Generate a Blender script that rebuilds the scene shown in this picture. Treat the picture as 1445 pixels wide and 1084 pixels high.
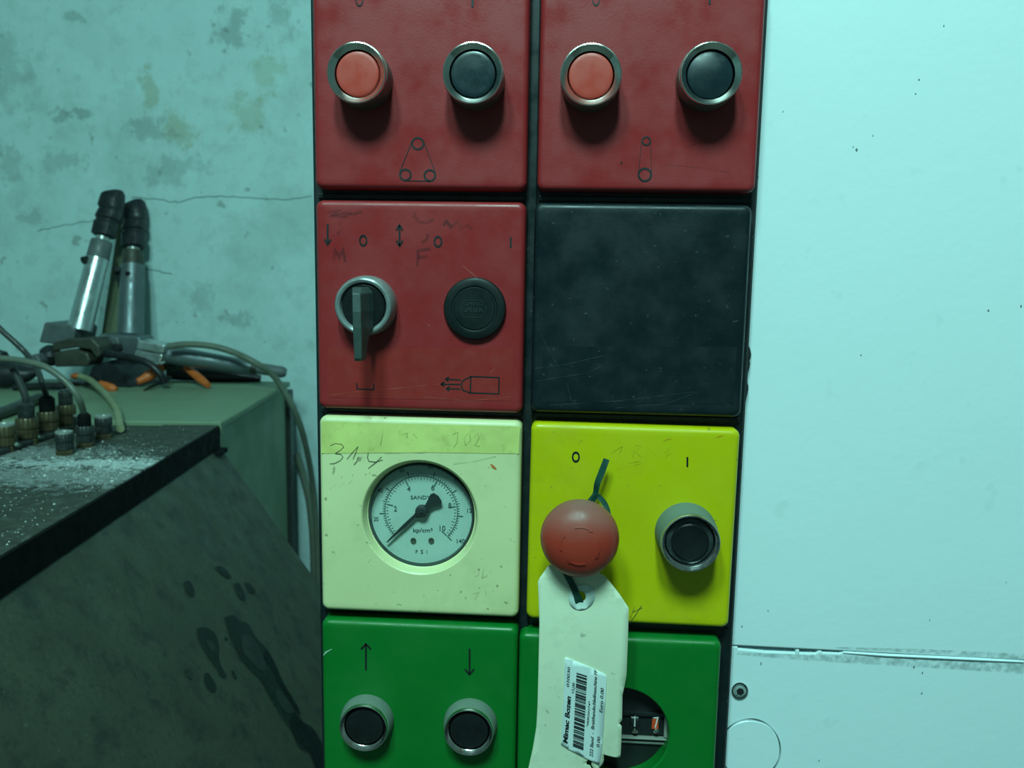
import bpy, bmesh, math, random
from mathutils import Vector, Matrix, noise
random.seed(7)
scene = bpy.context.scene
C = scene.collection
for o in list(bpy.data.objects): bpy.data.objects.remove(o)

# ------------------------------------------------------------------ camera
F = 1160.0
CAM = Vector((0.0161, -0.376, 1.4671))
MR = ((0.9978, 0.0249, -0.0608), (0.0636, -0.1341, 0.9889), (0.0165, -0.9907, -0.1354))  # columns right, down, forward
cd = bpy.data.cameras.new('camera'); cam = bpy.data.objects.new('camera', cd); C.objects.link(cam)
rot = Matrix(((MR[0][0], -MR[0][1], -MR[0][2]), (MR[1][0], -MR[1][1], -MR[1][2]), (MR[2][0], -MR[2][1], -MR[2][2])))
cam.matrix_world = Matrix.Translation(CAM) @ rot.to_quaternion().to_matrix().to_4x4()
cd.sensor_fit = 'HORIZONTAL'; cd.sensor_width = 36.0; cd.lens = F / 1445 * 36
cd.clip_start = 0.01; cd.clip_end = 50
cd.dof.use_dof = True; cd.dof.focus_distance = 0.385; cd.dof.aperture_fstop = 19
scene.camera = cam

# ------------------------------------------------------------------ light
scene.view_settings.view_transform = 'Standard'
scene.view_settings.look = 'None'
scene.view_settings.gamma = 1.0
scene.view_settings.use_curve_mapping = False
scene.view_settings.exposure = 0.0
w = bpy.data.worlds.new('world'); scene.world = w; w.use_nodes = True
w.node_tree.nodes['Background'].inputs[0].default_value = (0.40, 1.0, 0.95, 1)
w.node_tree.nodes['Background'].inputs[1].default_value = 0.11
def area(name, loc, target, sx, sy, power, col=(0.50, 1.0, 0.93)):
    l = bpy.data.lights.new(name, 'AREA'); l.shape = 'RECTANGLE'; l.size = sx; l.size_y = sy
    l.energy = power; l.color = col
    o = bpy.data.objects.new(name, l); C.objects.link(o); o.location = loc
    o.rotation_euler = (Vector(target) - Vector(loc)).to_track_quat('-Z', 'Y').to_euler()
    return o
# two ceiling lamps side by side in front of the machine, at ceiling height: they give the paired highlights and the downward shadows
area('ceiling_lamp_left_offscreen', (-0.30, -0.98, 2.62), (-0.1, 0.0, 1.40), 0.16, 0.34, 13)
area('ceiling_lamp_right_offscreen', (0.00, -0.98, 2.62), (-0.1, 0.0, 1.40), 0.16, 0.34, 19)

# ------------------------------------------------------------------ pixel helpers (photo frame 1445 x 1084 -> points on real planes)
def ray(u, v):
    a, b = (u - 722.5) / F, (v - 542) / F
    return Vector([MR[i][0] * a + MR[i][1] * b + MR[i][2] for i in range(3)])
def aty(u, v, y=0.0):
    d = ray(u, v); return CAM + d * ((y - CAM.y) / d.y)
def atz(u, v, z):
    d = ray(u, v); return CAM + d * ((z - CAM.z) / d.z)
def mpp(P):                                   # metres for one photo pixel at P
    f = Vector((MR[0][2], MR[1][2], MR[2][2])); return (P - CAM).dot(f) / F

# ------------------------------------------------------------------ materials
def srgb(c):
    return tuple((x / 255 / 12.92 if x / 255 <= 0.04045 else ((x / 255 + 0.055) / 1.055) ** 2.4) for x in c)
MATS = {}
def mat(name, col, rough=0.5, metal=0.0, var=0.12, vscale=40, dirt=None, dirt_amt=0.0, dirt_scale=12, bump=0.0, bscale=300,
        spec=0.5, blobs=(), coat=0.0, dirt_lo=0.52, dirt_hi=0.74, dirt2=0.0, speck=None, speck_scale=260, speck_amt=0.0, rvar=0.15):
    """procedural material: base colour with noise variation, dirt patches, optional stains and fine relief"""
    if name in MATS: return MATS[name]
    m = bpy.data.materials.new(name); m.use_nodes = True; MATS[name] = m
    nt = m.node_tree; N = nt.nodes; L = nt.links; b = N['Principled BSDF']
    b.inputs['Metallic'].default_value = metal
    b.inputs['Specular IOR Level'].default_value = spec
    b.inputs['Coat Weight'].default_value = coat
    tc = N.new('ShaderNodeTexCoord')
    def noise_tex(scale, detail=4, rough=0.55):
        n = N.new('ShaderNodeTexNoise'); n.inputs['Scale'].default_value = scale
        n.inputs['Detail'].default_value = detail; n.inputs['Roughness'].default_value = rough
        L.new(tc.outputs['Object'], n.inputs['Vector']); return n
    def mix(fac, a, bb):
        x = N.new('ShaderNodeMix'); x.data_type = 'RGBA'
        if isinstance(fac, (int, float)): x.inputs[0].default_value = fac
        else: L.new(fac, x.inputs[0])
        for s, i in ((a, 6), (bb, 7)):
            if isinstance(s, tuple): x.inputs[i].default_value = (*s[:3], 1)
            else: L.new(s, x.inputs[i])
        return x.outputs[2]
    def ramp(sock, lo, hi, a=0.0, z=1.0):
        r = N.new('ShaderNodeMapRange'); r.inputs[1].default_value = lo; r.inputs[2].default_value = hi
        r.inputs[3].default_value = a; r.inputs[4].default_value = z; r.clamp = True
        L.new(sock, r.inputs[0]); return r.outputs[0]
    n1 = noise_tex(vscale)
    out = mix(ramp(n1.outputs[0], 0.3, 0.7), tuple(c * (1 - var) for c in col), tuple(min(1, c * (1 + var)) for c in col))
    if dirt and dirt_amt:
        n2 = noise_tex(dirt_scale, 8, 0.68)
        out = mix(ramp(n2.outputs[0], dirt_lo, dirt_hi, 0, dirt_amt), out, dirt)
        if dirt2:
            n4 = noise_tex(dirt_scale * 6, 6, 0.7)
            out = mix(ramp(n4.outputs[0], 0.50, 0.72, 0, dirt2), out, dirt)
    if speck and speck_amt:
        n3 = noise_tex(speck_scale, 2, 0.5)
        out = mix(ramp(n3.outputs[0], 0.69, 0.75, 0, speck_amt), out, speck)
    for (p, sc, colb, amt, nscale) in blobs:     # stains with a shape of their own: centre, half sizes, colour, strength, raggedness
        mp = N.new('ShaderNodeVectorMath'); mp.operation = 'SUBTRACT'; L.new(tc.outputs['Object'], mp.inputs[0]); mp.inputs[1].default_value = p
        mq = N.new('ShaderNodeVectorMath'); mq.operation = 'DIVIDE'; L.new(mp.outputs[0], mq.inputs[0]); mq.inputs[1].default_value = sc
        ln = N.new('ShaderNodeVectorMath'); ln.operation = 'LENGTH'; L.new(mq.outputs[0], ln.inputs[0])
        nb = noise_tex(nscale, 9, 0.7)
        ad = N.new('ShaderNodeMath'); ad.operation = 'MULTIPLY_ADD'; L.new(nb.outputs[0], ad.inputs[0]); ad.inputs[1].default_value = 5.0; L.new(ln.outputs[1], ad.inputs[2])
        out = mix(ramp(ad.outputs[0], 2.95, 3.55, amt, 0), out, colb)
    L.new(out, b.inputs['Base Color'])
    nr = noise_tex(vscale * 2.3)
    L.new(ramp(nr.outputs[0], 0.3, 0.7, max(0.02, rough - rvar), min(1, rough + rvar)), b.inputs['Roughness'])
    if bump:
        nb = noise_tex(bscale, 3)
        bp = N.new('ShaderNodeBump'); bp.inputs['Strength'].default_value = bump; bp.inputs['Distance'].default_value = 0.0004
        L.new(nb.outputs[0], bp.inputs['Height']); L.new(bp.outputs[0], b.inputs['Normal'])
    return m
red = mat('red_plastic', (0.2883, 0.018, 0.0206), 0.42, var=0.03, vscale=25, dirt=(0.10, 0.012, 0.014), dirt_amt=0.14, dirt_scale=22, bump=0.12, bscale=900)
redtape = mat('tape_over_red', (0.296, 0.0234, 0.0198), 0.36, var=0.06, vscale=60, dirt=(0.15, 0.02, 0.02), dirt_amt=0.3, dirt_scale=60)
redsm = mat('smudge_on_red', (0.17, 0.016, 0.018), 0.55, var=0.3, vscale=300)
redscr = mat('scratch_on_red', (0.52, 0.12, 0.10), 0.5)
dark = mat('dark_grey_plastic', (0.0023, 0.0097, 0.0129), 0.42, var=0.05, vscale=30, dirt=(0.006, 0.015, 0.017), dirt_amt=0.15, dirt_scale=30, bump=0.12, bscale=900, speck=(0.12, 0.14, 0.13), speck_scale=420, speck_amt=0.3)
darktape = mat('tape_over_dark_grey', (0.0048, 0.0126, 0.0156), 0.36, var=0.05, vscale=50, speck=(0.12, 0.14, 0.13), speck_scale=420, speck_amt=0.4)
darkscr = mat('scratch_on_dark_grey', (0.06, 0.075, 0.075), 0.5)
framem = mat('black_frame_plastic', (0.0042, 0.0107, 0.0119), 0.45, var=0.2, vscale=60, speck=(0.10, 0.13, 0.12), speck_scale=500, speck_amt=0.3)
cream = mat('aged_cream_plastic', (0.66, 0.68, 0.36), 0.48, var=0.06, vscale=20, dirt=(0.36, 0.42, 0.17), dirt_amt=0.35, dirt_scale=35, bump=0.08, bscale=700, speck=(0.12, 0.13, 0.06), speck_scale=330, speck_amt=0.6)
tapem = mat('yellowed_tape', (0.624, 0.6625, 0.2048), 0.42, var=0.12, vscale=60, dirt=(0.22, 0.25, 0.06), dirt_amt=0.6, dirt_scale=90)
yellow = mat('yellow_plastic', (0.504, 0.4914, 0.0003), 0.42, var=0.05, vscale=25, dirt=(0.42, 0.33, 0.01), dirt_amt=0.35, dirt_scale=45, bump=0.08, bscale=700, speck=(0.14, 0.12, 0.02), speck_scale=300, speck_amt=0.5)
green = mat('green_plastic', (0.0004, 0.1535, 0.0176), 0.42, var=0.08, vscale=25, dirt=(0.004, 0.10, 0.03), dirt_amt=0.3, dirt_scale=25, bump=0.12, bscale=900)
greenscr = mat('scratch_on_green', (0.35, 0.5, 0.4), 0.5)
ink = mat('black_print', (0.008, 0.010, 0.012), 0.5)
pencil = mat('pencil_line', (0.13, 0.15, 0.09), 0.6)
pencil2 = mat('faint_pencil_line', (0.30, 0.34, 0.15), 0.6)
ysm = mat('faint_smear_on_yellow', (0.42, 0.36, 0.01), 0.5)
orangemark = mat('orange_crayon_mark', (0.55, 0.16, 0.04), 0.6)
chrome = mat('chrome', (0.84, 0.81, 0.75), 0.18, 1.0, var=0.05, rvar=0.06, vscale=80, dirt=(0.25, 0.24, 0.2), dirt_amt=0.5, dirt_scale=150)
blackbody = mat('black_rubber', (0.005, 0.007, 0.007), 0.8, var=0.2, spec=0.15)
collar_m = mat('dusty_grey_collar', (0.1361, 0.1976, 0.1534), 0.75, 0.0, var=0.10, vscale=120, dirt=(0.10, 0.13, 0.11), dirt_amt=0.5, dirt_scale=120)
collar_d = mat('dull_metal_collar', (0.14, 0.16, 0.144), 0.45, 0.6, var=0.15, vscale=100)
orange = mat('orange_cap_plastic', (0.4959, 0.0542, 0.0382), 0.45, var=0.05, vscale=60)
capblack = mat('black_cap_plastic', (0.0058, 0.0187, 0.025), 0.38, var=0.12, vscale=60)
capdark = mat('glossy_black_cap', (0.008, 0.011, 0.011), 0.25, var=0.2, vscale=80)
greybezel = mat('grey_bezel_plastic', (0.17, 0.20, 0.20), 0.30, var=0.12, vscale=90, dirt=(0.42, 0.44, 0.38), dirt_amt=0.5, dirt_scale=100)
plugm = mat('matt_black_plug', (0.006, 0.011, 0.011), 0.5, var=0.15, spec=0.3)
wellm = mat('dark_worn_well', (0.04, 0.055, 0.055), 0.3, 0.5, var=0.3, vscale=140, dirt=(0.16, 0.19, 0.18), dirt_amt=0.8, dirt_scale=170)
leverm = mat('dusty_black_lever', (0.033, 0.0576, 0.0528), 0.6, var=0.15, vscale=150, dirt=(0.07, 0.09, 0.075), dirt_amt=0.5, dirt_scale=130)
silverring = mat('worn_silver_bezel', (0.50, 0.52, 0.50), 0.26, 0.9, var=0.15, vscale=120, dirt=(0.06, 0.07, 0.07), dirt_amt=0.7, dirt_scale=160)
mush = mat('red_mushroom_plastic', (0.3708, 0.037, 0.0216), 0.42, var=0.06, vscale=60, spec=0.35)
dialm = mat('dial_white', (0.468, 0.61, 0.525), 0.6, var=0.05, vscale=40, dirt=(0.28, 0.36, 0.30), dirt_amt=0.4, dirt_scale=50)
dialink = mat('dial_print', (0.063, 0.1125, 0.105), 0.6)
pointerm = mat('pointer_black', (0.018, 0.028, 0.026), 0.5)
dialhole = mat('dial_hole_olive', (0.06, 0.075, 0.05), 0.5)
wheelm = mat('counter_wheel_black', (0.012, 0.016, 0.016), 0.35)
redwheel = mat('counter_wheel_red', (0.62, 0.07, 0.02), 0.4)
digitw = mat('counter_digit_white', (0.62, 0.66, 0.62), 0.5)
cframe = mat('counter_frame_metal', (0.34, 0.36, 0.31), 0.4, 0.3)
card = mat('tag_card', (0.75, 0.8128, 0.594), 0.8, var=0.04, vscale=30, dirt=(0.30, 0.33, 0.21), dirt_amt=0.30, dirt_scale=55, speck=(0.2, 0.22, 0.14), speck_scale=260, speck_amt=0.5)
paper = mat('sticker_paper', (0.77, 0.88, 0.858), 0.5, var=0.03)
eyelet = mat('paper_eyelet', (0.726, 0.864, 0.78), 0.7, var=0.05)
ribbon = mat('dark_green_ribbon', (0.010, 0.062, 0.042), 0.4, var=0.25, vscale=200)
white = mat('white_painted_steel', (0.69, 0.832, 0.8598), 0.30, var=0.015, vscale=6, bump=0.30, bscale=150, speck=(0.30, 0.45, 0.43), speck_scale=75, speck_amt=0.12, rvar=0.05, coat=0.15)
gapm = mat('sealant_shade_black', (0.006, 0.008, 0.008), 0.8)  # black of the torn sealant, also the shade painted into the screw
ringm = mat('cap_groove_grey', (0.09, 0.14, 0.13), 0.6, var=0.2, vscale=90)
screwm = mat('screw_steel', (0.42, 0.52, 0.50), 0.35, 0.4)
tube_m = mat('brushed_aluminium', (0.62, 0.66, 0.66), 0.30, 0.85, var=0.06, vscale=20, dirt=(0.2, 0.22, 0.2), dirt_amt=0.4, dirt_scale=25)
tube_d = mat('dull_aluminium', (0.1612, 0.198, 0.2108), 0.45, 0.6, var=0.12, vscale=25)
greymetal = mat('grey_cast_metal', (0.13, 0.15, 0.155), 0.55, 0.2, var=0.15, vscale=40)
gripm = mat('black_grip_rubber', (0.012, 0.015, 0.018), 0.45, var=0.25, vscale=50)
brownm = mat('oily_brown_metal', (0.060, 0.062, 0.048), 0.5, 0.2, var=0.25, vscale=45)
olive = mat('olive_brown_strip', (0.15, 0.17, 0.10), 0.6, var=0.2, vscale=25)
plierm = mat('orange_handle_plastic', (0.70, 0.15, 0.03), 0.45, var=0.15, vscale=80, dirt=(0.2, 0.06, 0.02), dirt_amt=0.6, dirt_scale=80)
steel = mat('dark_tool_steel', (0.035, 0.04, 0.04), 0.4, 0.6, var=0.2)
brass = mat('dirty_brass', (0.0978, 0.08, 0.042), 0.45, 0.5, var=0.25, vscale=120)
fitm = mat('dark_fitting_metal', (0.045, 0.052, 0.05), 0.42, 0.5, var=0.3, vscale=150, dirt=(0.16, 0.17, 0.13), dirt_amt=0.5, dirt_scale=150)
fitl = mat('pale_fitting_ring', (0.42, 0.46, 0.42), 0.4, 0.5, var=0.15)
hose_k = mat('black_hose', (0.035, 0.042, 0.038), 0.45, var=0.2)
hose_g = mat('grey_green_hose', (0.12, 0.145, 0.11), 0.45, var=0.15)
hose_y = mat('yellowed_clear_hose', (0.27, 0.29, 0.16), 0.4, var=0.15)
sage = mat('sage_green_paint', (0.2001, 0.2756, 0.176), 0.55, var=0.06, vscale=8, dirt=(0.09, 0.11, 0.085), dirt_amt=0.4, dirt_scale=10)
flake = mat('white_dust', (0.62, 0.68, 0.66), 0.9, var=0.1, vscale=200)
floorm = mat('concrete_floor', (0.16, 0.18, 0.16), 0.85, var=0.15, vscale=3, dirt=(0.08, 0.09, 0.08), dirt_amt=0.5, dirt_scale=5)

def glass_mat():
    m = bpy.data.materials.new('gauge_glass'); m.use_nodes = True; nt = m.node_tree
    for n in list(nt.nodes): nt.nodes.remove(n)
    o = nt.nodes.new('ShaderNodeOutputMaterial'); mx = nt.nodes.new('ShaderNodeMixShader')
    t = nt.nodes.new('ShaderNodeBsdfTransparent'); g = nt.nodes.new('ShaderNodeBsdfGlossy')
    t.inputs[0].default_value = (0.93, 0.97, 0.96, 1); g.inputs['Roughness'].default_value = 0.06; mx.inputs[0].default_value = 0.06
    nt.links.new(t.outputs[0], mx.inputs[1]); nt.links.new(g.outputs[0], mx.inputs[2]); nt.links.new(mx.outputs[0], o.inputs[0])
    return m
glass = glass_mat()
def smudge(name, col, amt, scale=160, lo=0.0):
    m = bpy.data.materials.new(name); m.use_nodes = True; nt = m.node_tree; b = nt.nodes['Principled BSDF']; b.inputs['Base Color'].default_value = (*col, 1); b.inputs['Roughness'].default_value = .5
    t = nt.nodes.new('ShaderNodeTexCoord'); n = nt.nodes.new('ShaderNodeTexNoise'); n.inputs['Scale'].default_value = scale; n.inputs['Detail'].default_value = 5
    r = nt.nodes.new('ShaderNodeMapRange'); r.inputs[1].default_value = .35; r.inputs[2].default_value = .7; r.inputs[3].default_value = lo; r.inputs[4].default_value = amt
    nt.links.new(t.outputs['Object'], n.inputs['Vector']); nt.links.new(n.outputs[0], r.inputs[0]); nt.links.new(r.outputs[0], b.inputs['Alpha']); MATS[name] = m
    return m
redsm = smudge('rubbed_ink_on_red', (.02, .012, .016), .38, 90, .05)
darkscr = smudge('faint_scratch_on_dark', (.12, .15, .15), .45)
pencil2 = smudge('faint_pencil', (.08, .09, .04), .45)
ysm = smudge('faint_smear', (.14, .12, .01), .38)
redscr = smudge('faint_scratch_on_red', (.70, .30, .26), .32)
pencil = smudge('pencil', (.05, .06, .04), .95, 200, .6)
ysm2 = smudge('orange_smear', (.5, .14, .02), .6, 300, .3)
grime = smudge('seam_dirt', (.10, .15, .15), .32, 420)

# ------------------------------------------------------------------ object helpers
ORG = {}
def empty(name, loc, label, cat, group=None):
    o = bpy.data.objects.new(name, None); C.objects.link(o); o.location = loc; o.empty_display_size = 0.02
    ORG[o] = Vector(loc); o['label'] = label; o['category'] = cat
    if group: o['group'] = group
    return o
def mk(name, V, Fc, m, parent=None, smooth=False, angle=35, label=None):
    org = ORG[parent] if parent else Vector((0, 0, 0))
    me = bpy.data.meshes.new(name)
    me.from_pydata([tuple(Vector(v) - org) for v in V], [], Fc)
    bm = bmesh.new(); bm.from_mesh(me); bmesh.ops.recalc_face_normals(bm, faces=bm.faces); bm.to_mesh(me); bm.free()
    me.materials.append(m)
    if smooth:
        me.shade_smooth(); me.set_sharp_from_angle(angle=math.radians(angle))
    o = bpy.data.objects.new(name, me); C.objects.link(o)
    if parent: o.parent = parent
    ORG[o] = org
    if label: o['label'] = label
    return o
def tagit(o, label, cat, group=None):
    o['label'] = label; o['category'] = cat
    if group: o['group'] = group
    return o
def structure(o): o['kind'] = 'structure'; return o

def lathe_vf(prof, base, axis=(0, -1, 0), n=48, rscale=None):
    """prof: (radius, distance along axis); closed where radius is 0"""
    a = Vector(axis).normalized(); u = a.orthogonal().normalized(); v = a.cross(u)
    V, Fc, rings = [], [], []
    for r, h in prof:
        if r < 1e-7:
            rings.append([len(V)]); V.append(Vector(base) + a * h)
        else:
            idx = []
            for k in range(n):
                t = 2 * math.pi * k / n
                rr = r * (rscale(k, n) if rscale else 1)
                idx.append(len(V)); V.append(Vector(base) + a * h + (u * math.cos(t) + v * math.sin(t)) * rr)
            rings.append(idx)
    for A, B in zip(rings, rings[1:]):
        if len(A) == 1 and len(B) == 1: continue
        for k in range(n):
            k2 = (k + 1) % n
            if len(A) == 1: Fc.append((A[0], B[k], B[k2]))
            elif len(B) == 1: Fc.append((A[k], B[0], A[k2]))
            else: Fc.append((A[k], B[k], B[k2], A[k2]))
    return V, Fc
def lathe(name, prof, base, m, parent=None, axis=(0, -1, 0), n=48, label=None, angle=35, rscale=None):
    V, Fc = lathe_vf(prof, base, axis, n, rscale)
    return mk(name, V, Fc, m, parent, True, angle, label)
def rrect(cx, cz, w, h, r, seg=8, side=22):
    pts = []
    cs = [(w/2 - r, h/2 - r, 0), (-w/2 + r, h/2 - r, 90), (-w/2 + r, -h/2 + r, 180), (w/2 - r, -h/2 + r, 270)]
    for x, z, a0 in cs:
        for k in range(seg + 1):
            t = math.radians(a0 + 90 * k / seg); pts.append((cx + x + r * math.cos(t), cz + z + r * math.sin(t)))
    out = []
    for i, p in enumerate(pts):
        q = pts[(i + 1) % len(pts)]; out.append(p)
        if math.dist(p, q) > max(w, h) * 0.3:
            for k in range(1, side): out.append((p[0] + (q[0] - p[0]) * k / side, p[1] + (q[1] - p[1]) * k / side))
    return out
def loft(loops, cap0=False, cap1=False):
    V = [Vector(p) for l in loops for p in l]; n = len(loops[0]); Fc = []
    for i in range(len(loops) - 1):
        for k in range(n):
            a, b = i * n + k, i * n + (k + 1) % n
            Fc.append((a, b, b + n, a + n))
    if cap0: Fc.append(tuple(range(n))[::-1])
    if cap1: Fc.append(tuple(range((len(loops) - 1) * n, len(loops) * n)))
    return V, Fc
def plate(name, cx, cz, w, h, m, parent, depth=0.012, r=0.0035, bev=0.0028, hole=None, tilt=0.0):
    """moulded square plate with rolled edges; hole = (x, z, front radius, back radius, depth of the chamfer)"""
    loops = []
    def lp(ins, y):
        P = rrect(0, 0, w - 2 * ins, h - 2 * ins, max(0.0008, r - ins * 0.7), 8, 22)
        c, s = math.cos(tilt), math.sin(tilt)
        return [(cx + x * c - z * s, y, cz + x * s + z * c) for x, z in P]
    loops.append(lp(0, depth)); loops.append(lp(0, bev))
    for k in range(1, 6):
        t = k / 5 * math.pi / 2
        loops.append(lp(bev * (1 - math.cos(t)) * 0.9, bev * (1 - math.sin(t))))
    loops.append(lp(bev * 1.6, 0.0))
    if hole:
        hx, hz, rf, rb, cdp = hole
        ref = loops[-1]
        ang = [math.atan2(p[2] - hz, p[0] - hx) for p in ref]
        for rr, y in ((rf, 0.0), (rf - 0.0006, 0.0005), (rb + 0.0005, cdp - 0.0003), (rb, cdp), (rb, depth)):
            loops.append([(hx + rr * math.cos(a), y, hz + rr * math.sin(a)) for a in ang])
        V, Fc = loft(loops)
    else:
        V, Fc = loft(loops, False, True)
    return mk(name, V, Fc, m, parent, True, 30)
def box_vf(x0, x1, y0, y1, z0, z1):
    V = [(x, y, z) for x in (x0, x1) for y in (y0, y1) for z in (z0, z1)]
    return V, [(0, 1, 3, 2), (4, 6, 7, 5), (0, 4, 5, 1), (2, 3, 7, 6), (0, 2, 6, 4), (1, 5, 7, 3)]
def bevel_obj(o, wdt, seg=2):
    md = o.modifiers.new('bevel', 'BEVEL'); md.width = wdt; md.segments = seg; md.limit_method = 'ANGLE'
    return o
def box(name, x0, x1, y0, y1, z0, z1, m, parent=None, bev=0.0):
    V, Fc = box_vf(x0, x1, y0, y1, z0, z1)
    o = mk(name, V, Fc, m, parent)
    if bev: bevel_obj(o, bev)
    return o
def catmull(P, sub=8):
    P = [Vector(p) for p in P]; out = []
    Q = [P[0] * 2 - P[1]] + P + [P[-1] * 2 - P[-2]]
    for i in range(1, len(Q) - 2):
        a, b, c, d = Q[i-1:i+3]
        for k in range(sub):
            t = k / sub
            out.append(0.5 * ((2*b) + (c - a)*t + (2*a - 5*b + 4*c - d)*t*t + (3*b - a - 3*c + d)*t**3))
    out.append(P[-1]); return out
def catmull2(pts): 
    q = catmull([Vector((p[0], p[1], 0)) for p in pts] + [Vector((pts[0][0], pts[0][1], 0))], 4); return [(p.x, p.y) for p in q[:-1]]
def tube(name, P, r, m, parent=None, n=12, sub=8, straight=False, label=None, flat=None):
    """swept tube with closed ends; r is a number or a list with one radius per point"""
    if straight: pts = [Vector(p) for p in P]
    else: pts = catmull(P, sub)
    rs = r if isinstance(r, (list, tuple)) else [r] * len(P)
    def rad(i):
        t = i / (len(pts) - 1) * (len(rs) - 1); k = min(int(t), len(rs) - 2); return rs[k] + (rs[k+1] - rs[k]) * (t - k)
    loops = []; tprev = None; u = None
    for i, p in enumerate(pts):
        t = (pts[min(i+1, len(pts)-1)] - pts[max(i-1, 0)]).normalized()
        if u is None: u = t.orthogonal().normalized()
        u = (u - t * u.dot(t)).normalized(); v = t.cross(u)
        rr = rad(i)
        loops.append([p + u * math.cos(2*math.pi*k/n) * rr + v * math.sin(2*math.pi*k/n) * rr for k in range(n)])
    V, Fc = loft(loops, True, True)
    return mk(name, V, Fc, m, parent, True, 50, label)

# ---- flat print: strokes and lettering laid on a surface; S maps a photo pixel to a point of that surface
def S_plane(y): return lambda u, v: aty(u, v, y)
PR = S_plane(-0.0002)
def stroke_vf(pts, wpx, S, closed=False, base=0):
    V, Fc = [], []; n = len(pts)
    for i in range(n):
        p = pts[i]
        a = pts[(i - 1) % n] if (closed or i > 0) else p; b = pts[(i + 1) % n] if (closed or i < n - 1) else p
        d1 = Vector((p[0] - a[0], p[1] - a[1])); d2 = Vector((b[0] - p[0], b[1] - p[1]))
        if d1.length > 1e-9: d1.normalize()
        if d2.length > 1e-9: d2.normalize()
        t = d1 + d2; t = t.normalized() if t.length > 1e-6 else d2
        nn = Vector((-t.y, t.x)); ref = d1 if d1.length > 0.5 else d2
        c = max(0.45, nn.dot(Vector((-ref.y, ref.x))))
        ww = (wpx if not isinstance(wpx, (list, tuple)) else wpx[i]) / 2 / c
        V.append(S(p[0] + nn.x * ww, p[1] + nn.y * ww)); V.append(S(p[0] - nn.x * ww, p[1] - nn.y * ww))
    for i in range(n if closed else n - 1):
        j = (i + 1) % n; Fc.append((base + 2*i, base + 2*i + 1, base + 2*j + 1, base + 2*j))
    return V, Fc
def strokes(name, lines, wpx, m, parent, S=PR, label=None):
    V, Fc = [], []
    for ln in lines:
        closed = False; w_ = wpx
        if isinstance(ln, dict): closed = ln.get('closed', False); w_ = ln.get('w', wpx); ln = ln['p']
        v, f = stroke_vf(ln, w_, S, closed, len(V)); V += v; Fc += f
    return mk(name, V, Fc, m, parent, label=label)
def each_stroke(name, lines, wpx, m, parent, S=PR):
    for ln in lines: strokes(name, [ln], wpx, m, parent, S)
def circ(cx, cy, rx, ry=None, n=28, a0=0, a1=360):
    ry = ry or rx; full = abs(a1 - a0) >= 360
    return [(cx + rx * math.cos(math.radians(a0 + (a1 - a0) * k / n)), cy - ry * math.sin(math.radians(a0 + (a1 - a0) * k / n))) for k in range(n if full else n + 1)]
def text_mesh(body, bold=0.0):
    cu = bpy.data.curves.new('t', 'FONT'); cu.body = body; cu.resolution_u = 3; cu.offset = bold
    ob = bpy.data.objects.new('t', cu); C.objects.link(ob)
    bpy.context.view_layer.update()
    me = bpy.data.meshes.new_from_object(ob.evaluated_get(bpy.context.evaluated_depsgraph_get()))
    V = [v.co.copy() for v in me.vertices]; Fc = [tuple(p.vertices) for p in me.polygons]
    bpy.data.objects.remove(ob); bpy.data.curves.remove(cu); bpy.data.meshes.remove(me)
    x0 = min(v.x for v in V); x1 = max(v.x for v in V); y0 = min(v.y for v in V); y1 = max(v.y for v in V)
    return [((v.x - x0) / (x1 - x0), (v.y - y0) / (y1 - y0)) for v in V], Fc
def lettering(name, items, m, parent, S=PR, bold=0.0, label=None):
    """items: (text, TL, TR, BL) photo pixels of the box the text fills"""
    V, Fc = [], []
    for body, TL, TR, BL in items:
        v, f = text_mesh(body, bold); b = len(V)
        for s, t in v:
            u_ = BL[0] + (TR[0] - TL[0]) * s + (TL[0] - BL[0]) * t; w_ = BL[1] + (TR[1] - TL[1]) * s + (TL[1] - BL[1]) * t
            V.append(S(u_, w_))
        Fc += [tuple(i + b for i in q) for q in f]
    return mk(name, V, Fc, m, parent, label=label)
def tbox(body, cx, cy, w_, h_, rot=0):
    c, s = math.cos(math.radians(rot)), math.sin(math.radians(rot))
    def P(a, b): return (cx + a * c + b * s, cy - a * s + b * c)
    return (body, P(-w_/2, -h_/2), P(w_/2, -h_/2), P(-w_/2, h_/2))

# ================================================================== THE SETTING
WALL_Y = 1.16
def P3(u, v, y=WALL_Y): p = aty(u, v, y); return (p.x, p.y, p.z)
stain_y = (0.34, 0.38, 0.20); stain_k = (0.15, 0.20, 0.185)
wb = []
for (u, v, rx, ry, c, a, ns) in [(255, 185, 30, 25, stain_y, 0.75, 22), (355, 160, 30, 32, stain_y, 0.6, 24), (205, 180, 40, 20, stain_k, 0.6, 30),
        (212, 128, 13, 35, (0.32, 0.36, 0.20), 0.75, 30), (375, 110, 28, 26, (0.30, 0.38, 0.16), 0.5, 24), (328, 45, 30, 34, stain_k, 0.7, 26), (395, 25, 26, 35, stain_k, 0.5, 26),
        (85, 165, 16, 10, stain_k, 0.7, 40), (117, 160, 16, 8, stain_k, 0.8, 40), (15, 225, 24, 26, stain_k, 0.5, 30), (90, 228, 40, 14, stain_k, 0.5, 30), (45, 310, 20, 12, stain_k, 0.5, 30),
        (285, 420, 18, 30, stain_k, 0.45, 30), (240, 240, 50, 25, stain_k, 0.5, 22), (5, 100, 40, 60, stain_k, 0.45, 16), (105, 25, 22, 8, stain_k, 0.6, 40), (330, 450, 24, 10, stain_k, 0.6, 40)]:
    p = P3(u, v); s = mpp(Vector(p)); wb.append(((p[0], WALL_Y, p[2]), (rx * s, 1.0, ry * s), c, a * .62, ns * 1.3))
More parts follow.
